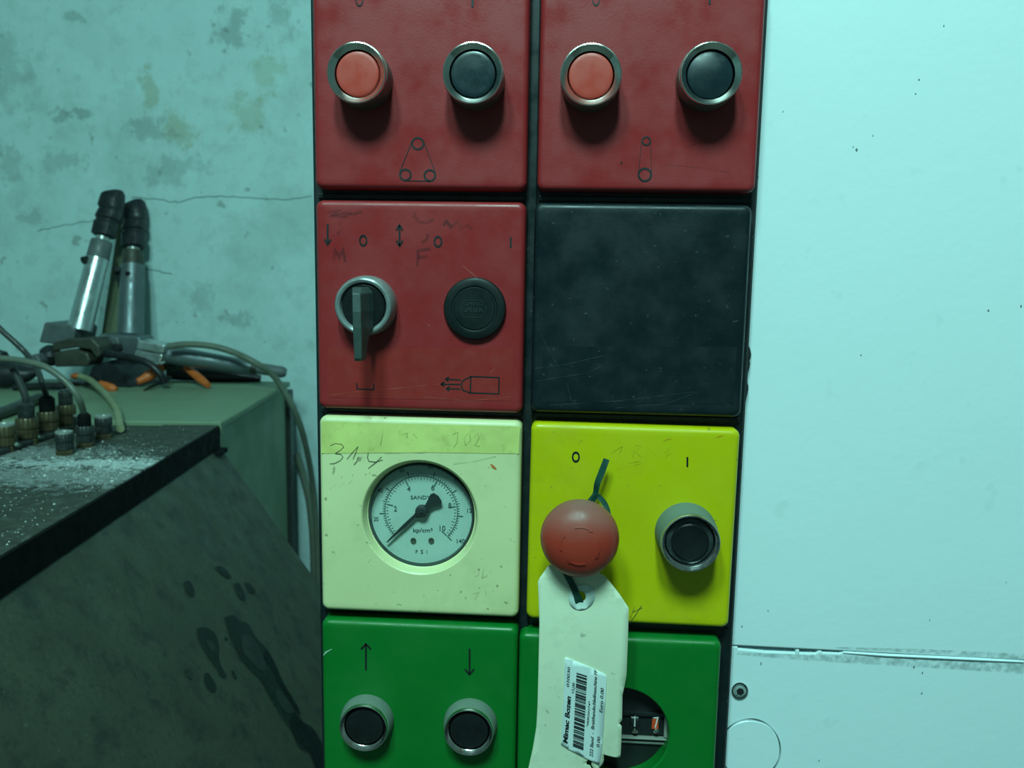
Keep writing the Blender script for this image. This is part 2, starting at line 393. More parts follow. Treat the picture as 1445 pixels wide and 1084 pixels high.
wallm = mat('grimy_plaster', (0.5927, 0.8046, 0.8089), 0.85, var=0.10, vscale=5, dirt=(0.37, 0.495, 0.48), dirt_amt=0.62, dirt_scale=5, dirt_lo=0.44, dirt_hi=0.66, dirt2=0.5, bump=0.5, bscale=35, blobs=wb, speck=(0.22, 0.29, 0.26), speck_scale=34, speck_amt=0.6)
V, Fc = box_vf(-2.6, 2.4, WALL_Y, WALL_Y + 0.12, 0, 2.95)
wall = structure(mk('wall_back', V, Fc, wallm))
SW = S_plane(WALL_Y - 0.0006)
crackm = mat('plaster_crack', (0.16, 0.25, 0.23), 0.9, var=0.3, vscale=40)
def wobble(pts, amp, sub=5, seed=1):
    rnd = random.Random(seed); out = []
    for a, b in zip(pts, pts[1:]):
        for k in range(sub):
            t = k / sub; out.append((a[0] + (b[0]-a[0])*t + rnd.uniform(-amp, amp)*.4, a[1] + (b[1]-a[1])*t + rnd.uniform(-amp, amp)))
    out.append(pts[-1]); return out
strokes('crack', [wobble([(186, 278), (225, 282), (252, 286), (275, 279), (320, 277), (370, 280), (400, 282), (440, 277)], 1.2)], 1.1, crackm, wall, SW)
strokes('crack', [wobble([(52, 326), (90, 318), (115, 314), (140, 310)], 1.2, seed=2)], 0.9, crackm, wall, SW)
strokes('crack', [wobble([(196, 378), (220, 382), (243, 387)], 0.8, seed=4)], 1.2, crackm, wall, SW)
V, Fc = box_vf(-2.6, 2.4, -2.6, WALL_Y, -0.1, 0.0)
structure(mk('floor', V, Fc, floorm))
V, Fc = box_vf(-2.72, -2.6, -2.6, WALL_Y + 0.12, 0, 2.95)
structure(mk('wall_left', V, Fc, wallm))

# ================================================================== THE WHITE MACHINE HOUSING
YC = 0.016
hs = empty('machine_housing', (0.4, 0.3, 0.0), 'large white painted steel machine housing beside the black control frame', 'machine')
zs = aty(1035, 912, YC).z; zs2 = aty(1445, 933, YC).z
sl = (zs2 - zs) / (aty(1445, 933, YC).x - aty(1035, 912, YC).x)
def seam(x): return zs + (x - aty(1035, 912, YC).x) * sl
X0, X1 = -0.1025, 0.92
def sheet(name, top, bottom, yf, ins=0.0008):
    """folded sheet panel: top and bottom are (x, z) lists from left to right"""
    A = bottom + top[::-1]; nb = len(bottom)
    B = []
    for k, (x, z) in enumerate(A):
        xx = min(max(x, X0 + ins), X1 - ins); B.append((xx, z + ins if k < nb else z - ins))
    V, Fc = loft([[(x, YC + 0.027, z) for x, z in A], [(x, yf + ins, z) for x, z in A], [(a[0]*.7 + b[0]*.3, yf + ins*.3, a[1]*.7 + b[1]*.3) for a, b in zip(A, B)], [(x, yf, z) for x, z in B]], True, True)
    return mk(name, V, Fc, white, hs)
def sx_at(u): return aty(u, 913 + (u - 1035) * .0512, YC).x
gaps = [(1036, .0002), (1041, .0002), (1042, .0014), (1080, .0022), (1123, .0021), (1124, .0002), (1128, .0002), (1129, .0021), (1152, .0018), (1156, .0003), (1160, .0003), (1161, .0011), (1185, .0010), (1190, .0003), (1380, .0003), (1445, .0006)]
topl = [(X0, seam(X0) - .0002)] + [(sx_at(u), seam(sx_at(u)) - w_) for u, w_ in gaps] + [(X1, seam(X1) - .0006)]
sheet('upper_panel', [(X0, 1.72), (X1, 1.72)], [(X0, seam(X0) + .0002), (X1, seam(X1) + .0002)], YC)
sheet('lower_panel', topl, [(X0, 0.06), (X1, 0.06)], YC + .0004)
box('housing_body', X0 + 0.004, X1, YC + 0.028, 0.70, 0.0, 1.71, white, hs, 0.003)
SY = S_plane(YC - 0.0002)
V, Fc = [], []
for k, (u_, v_, d_) in enumerate([(1190, 920.5, .0004), (1250, 924, .0011), (1320, 927.2, .0012), (1380, 930, .0011), (1445, 933.6, .0006)]):
    p = aty(u_, v_, YC); V += [(p.x, YC + .0004, p.z + .0004), (p.x, YC + .0004 - d_, p.z - .0002), (p.x, YC + .0004 - d_ * .8, p.z - .0007), (p.x, YC + .0005, p.z - .0009)]
    if k:
        b = 4 * k
        for q in range(3): Fc.append((b + q - 4, b + q - 3, b + q + 1, b + q))
mk('seam_lip', V, Fc, white, hs, True)
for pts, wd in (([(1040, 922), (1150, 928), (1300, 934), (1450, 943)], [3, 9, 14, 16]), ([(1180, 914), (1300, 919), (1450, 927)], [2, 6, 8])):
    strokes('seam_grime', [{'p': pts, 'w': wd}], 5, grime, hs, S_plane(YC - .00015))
# countersunk screw
p = aty(1044, 974.5, YC); s = mpp(p)
sc = lathe('countersunk_screw', [(11.5*s, 0), (11.5*s, .0006), (9.5*s, .0007), (9*s, .0001), (8*s, .0001), (7.4*s, .0009), (5.5*s, .0011), (0, .0011)], p, screwm, hs, n=32)
lathe('hex_socket_shade', [(5.6*s, .0010), (5.4*s, .0013), (0, .0013)], p, gapm, sc, n=6)  # raised hex disc; the socket hole's shade is painted as its black
strokes('groove_shade_ring', [{'p': circ(1044, 974.5, 10.4, n=30), 'closed': True}], 1.5, gapm, sc, S_plane(YC - 0.0012))  # flat black ring paints the shade inside the countersink groove
# round knock-out cap, ringed with grime
p = aty(1058.5, 1057, YC); s = mpp(p)
cp = lathe('knockout_cap', [(43*s, 0), (43*s, .0003), (42.2*s, .0006), (0, .0006)], p, white, hs, n=64)
strokes('cap_groove', [{'p': circ(1058.5, 1057, 42.4, n=60, a0=-70, a1=160), 'w': [1.3 + 0.7*math.sin(k*.37) for k in range(61)]}], 1.5, ringm, cp, S_plane(YC - 0.0008))
# chips and specks in the paint
spk = [(1209, 211, 2.2), (1204, 207, 1), (1297, 112, 1.4), (1292, 132, 1.3), (1232, 191, 1), (1395, 438, 1.6), (1441, 432, 1.3), (1215, 501, 1.0), (1290, 941, 1.5), (1302, 949, 1), (1301, 978, 1.2), (1074, 936, 1.3), (1105, 157, 1), (1332, 36, .9), (1070, 250, .8), (1084, 862, 1), (1047, 884, 1.1), (1312, 875, .8), (1420, 822, .9), (1156, 1073, 1)]
V, Fc = [], []
for u_, v_, r_ in spk:
    b = len(V); n = 6; a = random.uniform(0.6, 1.5)
    V += [aty(u_ + r_ * math.cos(k*math.pi/3) * (0.6 + 0.6*random.random()), v_ + r_ * a * math.sin(k*math.pi/3), YC - 0.0003) for k in range(n)]; Fc.append(tuple(range(b, b + n)))
o = mk('paint_chips', V, Fc, mat('paint_chip_grey', (0.14, 0.2, 0.2), 0.7), hs); o['kind'] = 'stuff'

# ================================================================== CONTROL FRAME
FX = 0.1022; FZ0, FZ1 = 1.192, 1.612; YF = 0.010
fr = empty('control_frame', (0, YF, FZ0), 'tall black plastic frame that carries the coloured control modules', 'control panel')
V, Fc = loft([[(x, YC - .0003, z) for x, z in rrect(0, (FZ0+FZ1)/2, 2*FX, FZ1-FZ0, .003)], [(x, YF + .001, z) for x, z in rrect(0, (FZ0+FZ1)/2, 2*FX, FZ1-FZ0, .003)], [(x, YF, z) for x, z in rrect(0, (FZ0+FZ1)/2, 2*FX - .002, FZ1-FZ0-.002, .002)]], True, True)
mk('backing_plate', V, Fc, framem, fr, True)
box('rail', -0.0017, 0.0024, 0.0075, YF + 0.001, FZ0 + .002, FZ1 - .002, framem, fr, 0.0005)
for z in (1.5006, 1.4000, 1.2994):
    for sx in (-1, 1):
        xs = sorted((sx * 0.0030 + 0.0003, sx * 0.0995)); box('rail', xs[0], xs[1], 0.0085, YF + 0.001, z - 0.0012, z + 0.0012, framem, fr, 0.0004)
# ragged black sealant squeezed out at the frame's right edge
V, Fc = [], []; prof = []
rnd = random.Random(3)
edge = [(1050, 484, 2), (1052, 492, 6), (1053, 500, 7), (1052, 508, 5), (1051, 514, 7), (1050, 522, 5), (1049, 530, 6), (1050, 538, 3), (1049, 545, 7), (1048, 550, 8), (1047, 556, 5), (1046, 566, 4), (1046, 576, 3), (1045, 584, 2)]
for i, (u_, v_, wd) in enumerate(edge):
    p = aty(u_, v_, YC); xr = aty(u_ + wd + rnd.uniform(-1, 1), v_, YC).x
    for (x, y) in ((0.1015, YC - .0002), (0.1015, YF + .002), ((xr + .1022)/2, YF + .002), (xr, YC - .001), (xr - .0004, YC - .0002)): V.append((x, y, p.z))
    if i:
        b = 5 * i
        for k in range(4): Fc.append((b + k - 5, b + k - 4, b + k + 1, b + k))
mk('torn_sealant', V, Fc, gapm, fr)

# ================================================================== MODULES
def module(name, cx, cz, label): return empty(name, (cx, 0.010, cz - 0.048), label, 'control module')
def push_button(parent, u, v, h, r_front, r_base, ring, collar, cap, cap_r, cap_out=0.0, name='push_button', dome=0.0003, lab=None, slot=False):
    """round push button: collar on the plate, bright inward-sloping ring, cap. (u, v) pixel of the ring's centre, h its height above the plate"""
    P = aty(u, v, -h); base = Vector((P.x, 0, P.z))
    b = lathe(name, [(r_base * .6, -.004), (r_base, -.0005), (r_base, 0.0012), (r_base - (r_base - r_front) * .3, h * .45), (r_front + .0002, h - .0022), (r_front * .93, h - .0022), (r_front * .90, .002)], base, collar, parent, n=64)
    if lab: b['label'] = lab
    lathe('bezel_ring', [(r_front * .96, h - .004), (r_front, h - .0024), (r_front, h - .0006), (r_front * .985, h), (r_front * .95, h + .0001), (cap_r + .0010, h - .0017), (cap_r + .0006, h - .0021), (cap_r + .0006, h - .006)], base, ring, b, n=64)
    ch = h - 0.0020 + cap_out
    lathe('button_cap', [(cap_r, .001), (cap_r, ch - .0008), (cap_r - .0003, ch - .0002), (cap_r - .0009, ch), (cap_r * .8, ch + dome * .3), (cap_r * .4, ch + dome * .8), (0, ch + dome)], base, cap, b, n=64)
    return b, base
CX = 0.0502
# ---- red, three-roller belt
m1 = module('red_belt_module', -CX, 1.5515, 'red control module with orange and black push buttons above a three-roller belt symbol')
plate('plate', -CX, 1.5515, 0.0964, 0.0964, red, m1)
push_button(m1, 502.7, 102.4, .015, .01285, .0128, chrome, collar_d, orange, .0094, lab='orange push button in a chrome ring')
push_button(m1, 666.6, 102.8, .015, .01285, .0128, chrome, collar_d, capblack, .0096, lab='black push button in a chrome ring')
lettering('symbol_zero', [tbox('O', 507, 0, 11, 19)], ink, m1); strokes('symbol_one', [[(666.8, -9), (666.8, 10)]], 3.2, ink, m1)
strokes('belt_symbol', [{'p': circ(589.5, 202.5, 8.0), 'closed': True, 'w': 2.6}, {'p': circ(572, 246.7, 7.6), 'closed': True, 'w': 2.6}, {'p': circ(606.5, 247.5, 7.6), 'closed': True, 'w': 2.6},
        [(581.2, 199.5), (564, 243)], [(598, 199.5), (614.5, 244)], [(572, 255), (607, 255.6)]], 1.1, ink, m1)
# ---- red, two-roller belt
m2 = module('red_roller_module', CX, 1.5515, 'red control module with orange and black push buttons above a slim two-roller symbol')
plate('plate', CX + .0007, 1.5515, 0.0964, 0.0964, red, m2)
push_button(m2, 834.1, 105, .015, .01285, .0128, chrome, collar_d, orange, .0094, lab='orange push button in a chrome ring')
push_button(m2, 1003.8, 103.4, .015, .01285, .0128, chrome, collar_d, capblack, .0096, dome=.0012, cap_out=-.0006, lab='domed black push button in a chrome ring')
lettering('symbol_zero', [tbox('O', 841, -1, 11, 19)], ink, m2); strokes('symbol_one', [[(1001.5, -10), (1001.5, 6)]], 3.2, ink, m2)
strokes('belt_symbol', [{'p': circ(912, 199, 5.6), 'closed': True, 'w': 2.2}, {'p': circ(910, 246.5, 8.8), 'closed': True, 'w': 2.8}, [(905.5, 200), (901, 243)], [(918, 200), (919.5, 243)]], 0.7, ink, m2)
each_stroke('scratch', [[(940, 232), (985, 236), (1028, 243)], [(945, 228), (965, 208), (985, 202)], [(1010, 212), (1022, 210)]], 0.8, redsm, m2)
V = [aty(877 + 1.2*math.cos(k), 229.5 + 2*math.sin(k), -.0002) for k in range(6)]; mk('speck', V, [tuple(range(6))], ink, m2)
# ---- red, selector switch and blanking plug
m3 = module('red_selector_module', -CX, 1.4499, 'red control module with a grey lever selector switch and a black blanking plug')
plate('plate', -CX, 1.4499, 0.0964, 0.0964, red, m3)
def arrow(u, v0, v1, both=False, hw=4.5):
    s = 1 if v1 > v0 else -1
    L_ = [[(u, v0), (u, v1)], [(u - hw, v1 - s*7.5), (u, v1), (u + hw, v1 - s*7.5)]]
    if both: L_.append([(u - hw, v0 + s*7.5), (u, v0), (u + hw, v0 + s*7.5)])
    return L_
strokes('symbol_arrow', arrow(462.3, 316, 345), 2.6, ink, m3)
strokes('symbol_double_arrow', arrow(563.8, 317.5, 347, True), 2.6, ink, m3)
lettering('symbol_zero', [tbox('O', 512.5, 339.5, 12, 17)], ink, m3, bold=.02); lettering('symbol_zero', [tbox('O', 618, 341, 12.5, 17)], ink, m3, bold=.02)
strokes('symbol_one', [[(720.7, 334.5), (720.7, 349.5)]], 2.6, ink, m3)
strokes('bracket_symbol', [[(503.3, 540.5), (504, 549), (527.5, 550), (527.5, 542)]], 1.9, ink, m3)
strokes('spindle_symbol', [{'p': [(664.5, 531.5), (704.3, 533), (703.8, 556), (663.5, 554.5)], 'closed': True}, [(664.5, 531.5), (653, 537.5), (650.5, 543), (653.5, 551), (663.5, 554.5)],
        [(650, 536.5), (629.5, 535.2)], [(633.5, 532), (629, 535.2), (633, 538.5)], [(649, 542.7), (623, 542.2)], [(627.5, 539), (622.5, 542.2), (627, 545.6)], [(650, 549.3), (630.5, 548.6)], [(634.5, 545.4), (630, 548.6), (634, 551.8)]], 2.0, ink, m3)
each_stroke('rubbed_letter', [[(462, 299), (478, 297), (470, 303), (490, 300), (500, 302), (511, 298)], [(465, 304), (485, 306), (496, 301)], [(478, 312), (482, 322), (476, 330)], [(470, 370), (473, 352), (478, 364), (484, 352), (487, 370)],
        [(586, 298), (584, 305), (592, 313), (602, 314), (612, 309)], [(625, 318), (630, 312), (636, 320), (646, 313), (650, 322), (660, 318), (666, 323)], [(589, 376), (590, 353), (608, 351)], [(590, 363), (603, 362)], [(604, 330), (602, 338), (595, 342)]], 4.5, redsm, m3)
each_stroke('scratch', [{'p': [(652, 374), (672, 391), (700, 402), (720, 421), (733, 430)], 'w': [.5, 1.4, .6, .7, .4]}, {'p': [(690, 527), (699, 520)], 'w': .7}, {'p': [(462, 558), (510, 552), (560, 548), (640, 540)], 'w': .5}, {'p': [(604, 458), (606, 460)], 'w': 1.4}, {'p': [(600, 560), (660, 566), (720, 560)], 'w': .5}], 0.6, redscr, m3)
V = [aty(462, 491, -.00012), aty(725, 492, -.00012), aty(723, 566, -.00012), aty(463, 561, -.00012)]
mk('clear_tape', V, [(0, 1, 2, 3)], redtape, m3, label='strip of clear tape across the lower edge')
# selector: grey bezel, black rotor, long lever pointing down
P = aty(512, 432.2, -.010); B = Vector((P.x, 0, P.z))
sel = lathe('selector_switch', [(.009, -.003), (.0137, 0), (.0137, .004), (.0133, .0085), (.0126, .0098), (.0118, .0102), (.0108, .0097), (.0102, .0085), (.0100, .003)], B, greybezel, m3, n=64, label='grey bezel of the selector switch')
lathe('rotor', [(.0098, .002), (.0098, .0088), (.0092, .0094), (0, .0096)], B, capdark, sel, n=48)
def lev(u, v, h): return aty(u, v, -h)
LV = []
rows = [ # (left, right pixel of the front ridge at height h, half width growth to the rotor, foot height)
 (497, 508.5, 405.5, .0165, .0022, .0092), (496.4, 508.4, 414, .0225, .0026, .0092), (497.0, 509.2, 440, .0240, .0026, .0092), (497.6, 509.8, 462, .0240, .0022, .0092), (498.2, 510.2, 480, .0235, .0012, .0150), (499.6, 510.4, 507, .0230, .0006, .0165), (500, 510.2, 510, .0215, .0003, .0170)]
for (l, r_, v_, h, gr, ft) in rows:
    a, b = lev(l, v_, h), lev(r_, v_, h); z = (a.z + b.z) / 2
    LV.append([(a.x, -h, z), (b.x, -h, z), (b.x + gr, -ft, z), (a.x - gr * .15, -ft, z)])
V, Fc = loft(LV, True, True)
bevel_obj(mk('lever', V, Fc, leverm, sel), 0.0005)
# blanking plug
P = aty(669.4, 436, -.003); B = Vector((P.x, 0, P.z))
plug = lathe('blanking_plug', [(.009, -.003), (.0143, 0), (.0143, .0016), (.0138, .0026), (.0130, .0030), (.0105, .0030), (.0100, .0026), (.0096, .0026), (.0093, .0031), (0, .0032)], B, plugm, m3, n=64, label='round black blanking plug with an embossed emblem')
SP = S_plane(-.0034); u0, v0 = 669.4, 436
emb = mat('embossed_black', (0.032, 0.045, 0.045), 0.35)
strokes('emblem', [{'p': [(u0-15, v0-12), (u0+10, v0-12), (u0+17, v0), (u0+10, v0+12), (u0-15, v0+12), (u0-20, v0)], 'closed': True, 'w': .7}, {'p': circ(u0, v0, 30.5, n=48), 'closed': True, 'w': .6}], .7, emb, plug, SP)
lettering('emblem_letters', [tbox('GMVSG', u0-2, v0-7, 26, 5.5), tbox('SPEIER', u0-2, v0+1.5, 29, 6.5)], emb, plug, SP)
# ---- blank dark module
m4 = module('blank_dark_module', CX, 1.4503, 'blank dark grey square module with scratches and no controls')
plate('plate', CX - .0002, 1.4503, 0.0964, 0.0955, dark, m4)
V = [aty(766, 489, -.00012), aty(1040, 489.5, -.00012), aty(1035, 571, -.00012), aty(765, 567, -.00012)]
mk('clear_tape', V, [(0, 1, 2, 3)], darktape, m4, label='strip of clear tape across the lower edge')
each_stroke('scratch', [[(756, 455), (772, 490), (786, 514)], [(775, 572), (870, 566), (980, 553)], [(868, 576), (940, 570), (985, 553)], [(876, 514), (884, 510)], [(800, 540), (806, 565), (813, 568)], [(755, 520), (800, 514), (860, 500)], [(757, 538), (830, 526), (850, 516)]], .6, darkscr, m4)
# ---- cream gauge module
m5 = module('cream_gauge_module', -CX, 1.3499, 'cream control module with a round pressure gauge and a pencilled number')
GC = aty(592, 731, 0); GB = aty(593, 728.6, .0045)
plate('plate', -CX, 1.3499, 0.0962, 0.0962, cream, m5, hole=(GC.x, GC.z, .0283, .0259, .0048))
ST = S_plane(-.0003)
V = [aty(454, 594.5, -.0002), aty(533, 597, -.0002), aty(734, 602, -.0002), aty(732, 640.5, -.0002), aty(600, 638.5, -.0002), aty(453.5, 640, -.0002)]
mk('tape_strip', V, [tuple(range(6))], tapem, m5, label='yellowed tape strip along the top')
each_stroke('pencilled_number', [[(466, 629), (473, 626), (482, 627), (485, 631), (480, 636), (473, 640)], [(473, 640), (481, 641), (484, 645), (480, 650), (472, 654), (465, 654.5)], [(489.5, 648), (497, 639), (505.5, 630)], [(505, 631), (502, 639), (498, 648)], [(505, 645.5), (503.5, 651), (499.5, 656)], [(519.5, 639), (518.5, 646), (520.5, 651), (530, 652), (540, 649)], [(538.5, 644.5), (530, 653), (519.5, 661)]], 1.1, pencil, m5, ST)
each_stroke('faint_letter', [[(533, 600), (541, 604), (539, 618), (537, 629)], [(569, 614), (575, 611), (574, 618)], [(583, 612), (589, 619)], [(638, 614), (646, 610), (645, 625), (640, 632)], [(655, 618), (662, 610), (664, 622), (657, 629), (655, 619)], [(669, 617), (674, 611), (676, 619), (670, 629), (677, 630)], [(543, 640), (600, 639)], [(668, 808), (676, 802), (676, 810), (668, 817)], [(683, 803), (680, 816), (688, 812)], [(668, 838), (676, 836), (670, 846)], [(685, 834), (686, 843)], [(640, 655), (670, 651), (700, 644)], [(465, 690), (474, 684)], [(478, 688), (486, 681)], [(492, 682), (497, 678)]], 1.1, pencil2, m5, ST)
strokes('orange_mark', [{'p': [(692.5, 655), (696, 659), (700.5, 662.5)], 'w': [1.5, 4, 1.5]}], 3, orangemark, m5)
# gauge: can, dial, print, pointer, glass
YD = 0.0085
gauge = lathe('pressure_gauge', [(.0262, -.0052), (.0262, -.0150), (.0150, -.0160), (0, -.0160)], (GB.x, 0, GB.z), blackbody, m5, n=64)
DC = aty(594.2, 721.8, YD)
lathe('dial', [(.0262, 0), (.0262, .0004), (0, .0004)], (GB.x, YD + .0006, GB.z), dialm, gauge, n=64)
rim = lathe('gauge_rim', [(.0259, -.0048), (.0250, -.0048), (.0247, -.0078), (.0259, -.0078)], (GB.x, 0, GB.z), mat('gauge_rim_dark', (0.05, 0.07, 0.06), .4, .4), gauge, n=64)
yd = YD - .00005
def dp(r, deg): t = math.radians(deg); return Vector((DC.x + r * math.cos(t), yd, DC.z + r * math.sin(t)))
V, Fc = [], []
def tick(deg, r0, r1, wd):
    t = math.radians(deg); n = Vector((-math.sin(t), 0, math.cos(t))) * wd / 2; b = len(V)
    V.extend([dp(r0, deg) + n, dp(r1, deg) + n, dp(r1, deg) - n, dp(r0, deg) - n]); Fc.append((b, b+1, b+2, b+3))
R0 = .0176
for k in range(51):
    dg = 223 - 266 * k / 50; big = k % 10 == 0
    tick(dg, R0 - (.0036 if big else .0020 if k % 5 == 0 else .0014), R0 - .0004, .00050 if big else .00026)
for k in range(71):
    dg = 223 - 266 * k / 70; big = k % 10 == 0
    tick(dg, R0 + .0003, R0 + (.0030 if big else .0018 if k % 5 == 0 else .0013), .00050 if big else .00026)
for k in range(120):
    d0, d1 = 223 - 266 * k / 120, 223 - 266 * (k + 1) / 120; b = len(V)
    V += [dp(R0, d0), dp(R0 + .00035, d0), dp(R0 + .00035, d1), dp(R0, d1)]; Fc.append((b, b+1, b+2, b+3))
mk('scale_print', V, Fc, dialink, gauge)
SD = lambda u, v: aty(u, v, yd)
def gpx(x, y): return (510 + x / 6.776, 650 + y / 6.776)
its = []
for body, x, y, w_, h_ in [('2', 325, 460, 28, 52), ('4', 453, 270, 32, 52), ('6', 682, 258, 32, 54), ('8', 845, 430, 30, 52), ('10', 775, 648, 56, 52), ('SANDY', 566, 352, 192, 36), ('kp/cm²', 588, 672, 188, 52), ('P', 528, 872, 20, 36), ('S', 578, 872, 24, 38), ('I', 626, 872, 5, 36),
        ('140', 950, 770, 78, 40), ('120', 1050, 478, 78, 40), ('20', 140, 558, 44, 40), ('40', 178, 285, 48, 38), ('60', 385, 95, 46, 38), ('80', 662, 60, 46, 38), ('100', 925, 190, 66, 38)]:
    u_, v_ = gpx(x, y); its.append(tbox(body, u_, v_, w_ / 6.776, h_ / 6.776))
lettering('dial_lettering', its, dialink, gauge, SD, bold=0.012)
for x in (497, 668):
    u_, v_ = gpx(x, 765); lathe('dial_hole_disc', [(.0014, 0), (.0014, .0004), (.0009, .0002), (0, .0002)], aty(u_, v_, yd), dialhole, gauge, n=20)  # discs for the dial's screw holes, their darkness put into the olive colour
YP = YD - .0022
SPt = lambda x, y, yy=YP: aty(*gpx(x, y), yy)
out = [(236, 783), (300, 712), (400, 612), (500, 520), (530, 470), (575, 432), (610, 425), (648, 350), (660, 325), (690, 312), (735, 340), (765, 388), (768, 412), (740, 428), (690, 442), (655, 465), (640, 500), (610, 528), (560, 545), (520, 548), (420, 640), (310, 733), (250, 785)]
fL = [SPt(x, y) for x, y in out]; V, Fc = loft([[p + Vector((0, .0006, 0)) for p in fL], fL], True, True)
ptr = mk('pointer', V, Fc, pointerm, gauge)
lathe('pointer_hub', [(.0030, -.0012), (.0030, .0008), (.0024, .0012), (.0008, .0012), (.0007, .0017), (0, .0018)], SPt(575, 485), pointerm, ptr, n=32)
lathe('gauge_glass', [(.0257, 0), (.0257, .0008), (0, .0008)], (GB.x, .0060, GB.z), glass, gauge, n=64)
# ---- yellow emergency-stop module
m6 = module('yellow_stop_module', CX, 1.3494, 'yellow control module with a red mushroom stop button and a black push button')
plate('plate', CX - .0002, 1.3494, 0.0962, 0.0960, yellow, m6, tilt=-.006)
lettering('symbol_zero', [tbox('O', 812.6, 645, 11.5, 16), ], ink, m6, bold=.025); strokes('symbol_one', [[(970, 645), (970, 659)]], 2.6, ink, m6)
yb, yB = push_button(m6, 975, 767.4, .0165, .0132, .0143, silverring, collar_m, wellm, .0108, cap_out=-.0015, dome=-.0003, lab='black push button in a worn metal ring')
lathe('inner_cap', [(.0084, .010), (.0084, .0140), (.0078, .0146), (.0070, .0143), (0, .0142)], yB, capdark, yb, n=48)
each_stroke('faint_letter', [[(862, 640), (878, 630), (873, 645)], [(893, 646), (896, 628), (905, 630), (896, 638), (905, 645)], [(912, 646), (916, 630), (924, 644), (928, 628)], [(937, 640), (945, 632), (940, 645), (947, 640)], [(870, 662), (895, 657), (925, 648)], [(880, 655), (905, 651)]], 1.0, ysm, m6)
strokes('pencil_marks', [[(889, 873), (896, 856), (893, 864), (906, 858)], [(905, 855), (897, 868), (888, 880)]], .9, pencil, m6)
each_stroke('orange_mark', [{'p': [(936, 623), (942, 620), (948, 619)], 'w': [.6, 1.6, .6]}, {'p': [(1010, 618), (1015, 616), (1021, 614.5)], 'w': [.6, 1.6, .6]}], 2, ysm2, m6)
HB = aty(818, 760.3, -.0235); B = Vector((HB.x, 0, HB.z))
stop = lathe('emergency_button', [(.008, -.004), (.0095, 0), (.0095, .004), (.0092, .005), (.0088, .006), (.0088, .0165), (.0095, .0175)], B, blackbody, m6, n=48, label='black stem of the mushroom button')
RH = .0175
prof = [(.0095, .0165), (RH * .90, .0185), (RH * .975, .0200), (RH, .0222), (RH * .985, .0245), (RH * .93, .0275), (RH * .82, .0300), (RH * .66, .0320), (RH * .45, .0334), (RH * .2, .0341), (0, .0343)]
mr = bpy.data.materials['red_mushroom_plastic']
# dust lying on the upper part of the head
nt = mr.node_tree; bs = nt.nodes['Principled BSDF']; src = bs.inputs['Base Color'].links[0].from_socket
tcn = nt.nodes.new('ShaderNodeTexCoord'); sx_ = nt.nodes.new('ShaderNodeSeparateXYZ'); nt.links.new(tcn.outputs['Object'], sx_.inputs[0])
nz = nt.nodes.new('ShaderNodeTexNoise'); nz.inputs['Scale'].default_value = 130; nz.inputs['Detail'].default_value = 6; nt.links.new(tcn.outputs['Object'], nz.inputs['Vector'])
ma = nt.nodes.new('ShaderNodeMath'); ma.operation = 'MULTIPLY_ADD'; ma.inputs[1].default_value = .006; nt.links.new(nz.outputs[0], ma.inputs[0]); nt.links.new(sx_.outputs[2], ma.inputs[2])
mrg = nt.nodes.new('ShaderNodeMapRange'); hz = B.z - ORG[m6].z
mrg.inputs[1].default_value = hz + .004; mrg.inputs[2].default_value = hz + .021; mrg.inputs[3].default_value = 0; mrg.inputs[4].default_value = .72; nt.links.new(ma.outputs[0], mrg.inputs[0])
mxn = nt.nodes.new('ShaderNodeMix'); mxn.data_type = 'RGBA'; nt.links.new(mrg.outputs[0], mxn.inputs[0]); nt.links.new(src, mxn.inputs[6]); mxn.inputs[7].default_value = (.20, .15, .125, 1); nt.links.new(mxn.outputs[2], bs.inputs['Base Color'])
lathe('mushroom_head', prof, B, mush, stop, n=72, label='red mushroom head with dust on its upper half', angle=60)
# four raised turn arrows on the head
V, Fc = [], []
def head_h(r):
    for (ra, ha), (rb, hb) in zip(prof[3:], prof[4:]):
        if rb <= r <= ra: return ha + (hb - ha) * (ra - r) / (ra - rb)
    return .0343
def headpt(r, deg, lift):
    t = math.radians(deg); return Vector((B.x + r * math.cos(t), -(head_h(r) + lift), B.z + r * math.sin(t)))
for a0 in (55, 145, 235, 325):
    V, Fc = [], []; b = 0; n = 10
    for k in range(n + 1):
        dg = a0 + 52 * k / n
        for r_, lf in ((.0080, -.0003), (.0081, .0004), (.0088, .0004), (.0089, -.0003)): V.append(headpt(r_, dg, lf))
        if k:
            for j in range(3): Fc.append((b + 4*(k-1) + j, b + 4*(k-1) + j + 1, b + 4*k + j + 1, b + 4*k + j))
    b = len(V); V += [headpt(.0075, a0 + 6, .0004), headpt(.0096, a0 + 6, .0004), headpt(.0085, a0 - 6, .0004), headpt(.0085, a0 + 3, -.0002)]
    Fc += [(b, b+1, b+2), (b, b+1, b+3), (b+1, b+2, b+3), (b, b+2, b+3)]
    mk('turn_arrow', V, Fc, mush, stop)
# ---- green up / down module
m7 = module('green_arrow_module', -CX, 1.2488, 'green control module with two black push buttons under up and down arrows')
plate('plate', -CX - .0002, 1.2488, 0.0966, 0.0964, green, m7)
strokes('symbol_arrow', arrow(516.3, 946, 909, hw=7), 2.5, ink, m7); strokes('symbol_arrow', arrow(662.6, 915.5, 952, hw=6.5), 2.5, ink, m7)
push_button(m7, 512.8, 1028.6, .0085, .0119, .0132, chrome, collar_m, capdark, .0094, cap_out=.0002, lab='black push button under the up arrow')
push_button(m7, 661.1, 1034.6, .0085, .0119, .0132, chrome, collar_m, capdark, .0094, cap_out=.0002, lab='black push button under the down arrow')
each_stroke('scratch', [{'p': [(456.5, 925), (460, 920.5), (468.5, 916)], 'w': [1, 2.2, .6]}], 1, greenscr, m7)
